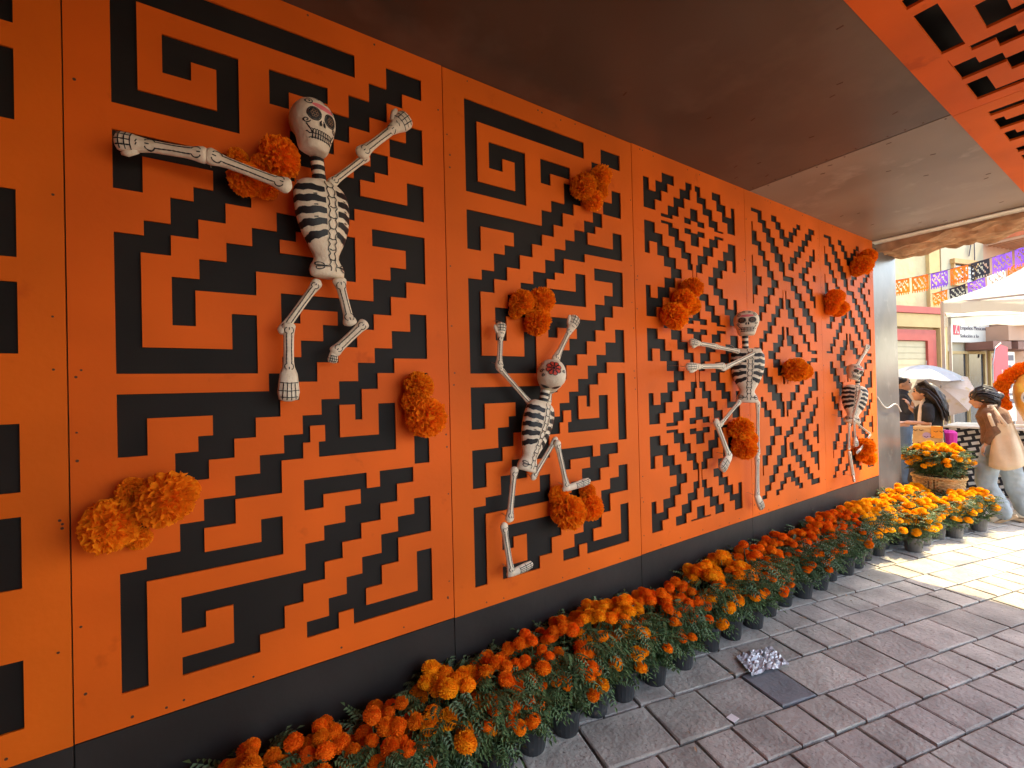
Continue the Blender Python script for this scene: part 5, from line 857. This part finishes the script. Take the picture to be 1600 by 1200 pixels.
def umbrella(loc,rad,depth,M,label,cloth,ribm,handle=.75):
    t=thing('umbrella',label,'umbrella',loc); t.rotation_euler=M; n=8
    for k in range(n):
        mb=MB(); a0,a1=6.2832*k/n,6.2832*(k+1)/n
        def U(r,s): 
            a=a0+(a1-a0)*s; rr=rad*r*(1-.10*math.sin(math.pi*s)*r); return (rr*math.cos(a),rr*math.sin(a),depth*(1-r**1.8)-.02*math.sin(math.pi*s)*r)
        for i in range(6):
            for j in range(5): mb.quad(U(i/6,j/5),U((i+1)/6,j/5),U((i+1)/6,(j+1)/5),U(i/6,(j+1)/5))
        g_=mb.build('canopy_panel',cloth,t,True)
        MB().tube([U(i/6,0) for i in range(7)],.004,5).xf(Matrix.Translation((0,0,-.006))).build('rib',ribm,g_)
    MB().tube([(0,0,depth+.06),(0,0,depth-handle)],.007,6).build('shaft',ribm,t); MB().tube([(0,0,depth-handle),(0,0,depth-handle-.06),(.02,0,depth-handle-.10),(.05,0,depth-handle-.09)],.014,8).build('handle',INK,t); return t
umbrella((8.42,.28,1.62),.44,.17,(R(6),R(-4),.4),'grey-blue open umbrella held upright above the left group',mat('grey_nylon',(.42,.47,.52),.5,.08,6,0,40,.4,trans=.3),GREY)
umbrella((8.42,.10,1.38),.36,.20,(R(62),0,R(-80)),'white flower-printed umbrella tilted behind the long-haired woman',mat('floral_nylon',(.60,.52,.46),.5,.06,5,0,40,.3,trans=.3,stain=(7.,(.55,.42,.22),.58)),GREY)
# ================================================================ draped table and big skull sculpture
t=tag(empty('draped_table'),'market table draped in black cloth patterned with white tiles','table')
bm3=bpy.data.materials.new('tile_print'); bm3.use_nodes=True; n_=bm3.node_tree.nodes; l_=bm3.node_tree.links
br=n_.new('ShaderNodeTexBrick'); br.inputs['Color1'].default_value=(.55,.52,.45,1); br.inputs['Color2'].default_value=(.48,.46,.40,1); br.inputs['Mortar'].default_value=(.015,.015,.018,1); br.inputs['Scale'].default_value=1.; br.inputs['Brick Width'].default_value=.11; br.inputs['Row Height'].default_value=.075; br.inputs['Mortar Size'].default_value=.018
tcx=n_.new('ShaderNodeTexCoord'); sp=n_.new('ShaderNodeSeparateXYZ'); cb=n_.new('ShaderNodeCombineXYZ'); mpx=n_.new('ShaderNodeMapping'); mpx.inputs['Rotation'].default_value=(0,0,R(14))
l_.new(tcx.outputs['Object'],sp.inputs[0]); l_.new(sp.outputs[1],cb.inputs[0]); l_.new(sp.outputs[2],cb.inputs[1]); l_.new(cb.outputs[0],mpx.inputs[0]); l_.new(mpx.outputs[0],br.inputs[0]); l_.new(br.outputs[0],n_['Principled BSDF'].inputs['Base Color']); n_['Principled BSDF'].inputs['Roughness'].default_value=.9
mb=MB(); 
pr_=[(8.62,.16),(8.80,-.72)]
for i in range(24):
    s0,s1=i/24,(i+1)/24
    def C(s,z_): p=Vector((*pr_[0],0)).lerp(Vector((*pr_[1],0)),s); return (p.x-.05*(1-z_/.9)+.025*math.sin(s*38)*(1-z_/.9),p.y,z_)
    for z0,z1 in ((.02,.3),(.3,.6),(.6,.9)): mb.quad(C(s0,z0),C(s1,z0),C(s1,z1),C(s0,z1))
mb.build('cloth_front',bm3,t); MB().box((8.62,-.72,.9),(9.4,.16,.925)).build('table_top',mat('pale_top',(.72,.70,.62),.7),t)
for x,y in ((8.9,.1),(8.9,-.66),(9.35,.1),(9.35,-.66)): MB().bar((x,y,0),(x,y,.9),.04).build('leg',GREY,t)
t=thing('skull_sculpture','huge orange and yellow painted skull with blue eyes under a marigold garland arch','sculpture',(9.05,-.86,0),-math.atan2(9.05,-.86-CAMY))
MB().lathe([(.0,0),(.42,0),(.42,.75),(.0,.75)],(0,0,0),24).build('plinth',mat('plinth',(.30,.25,.22),.8),t)
sk=skull_mesh(.40,.52); me=fixn(sk.mesh('skull',True,[mat('ochre_gloss',(.80,.38,.06),.35,.25,4,0,40,.5,stain=(5.,(.82,.55,.08),.52))])); so2=link('skull',me,t); so2.location=(0,0,1.27)
FF=Matrix(((1,0,0,0),(0,0,-1,0),(0,1,0,0),(0,0,0,1)))
ink_lines(so2,[],.02,mat('white_gloss',(.8,.78,.7),.4),FF,'eye_ring',.02,[(-.16,.05,.145,.125),(.16,.05,.145,.125)],.004)
ink_lines(so2,[],.02,mat('blue_gloss',(.05,.12,.34),.3,.25,9),FF,'eye_socket',.02,[(-.16,.05,.12,.10),(.16,.05,.12,.10)],.008)
ink_lines(so2,[[((-.17+.034*i),-.26) for i in range(11)]]+[[(-.15+.05*i,-.2),(-.15+.05*i,-.32)] for i in range(7)],.012,INK,FF,'painted_teeth',.02,[(-.03,-.1,.02,.045),(.03,-.1,.02,.045)],.004)
for k in range(19):
    a=R(-20+220*k/18); o=link('garland_pompom',POMS[k%3],t); o.location=(.50*math.cos(a),-.10+.02*math.sin(k),1.36+.42*math.sin(a)); o.scale=(.088,)*3; o.rotation_euler=(k,k*2,k*3)
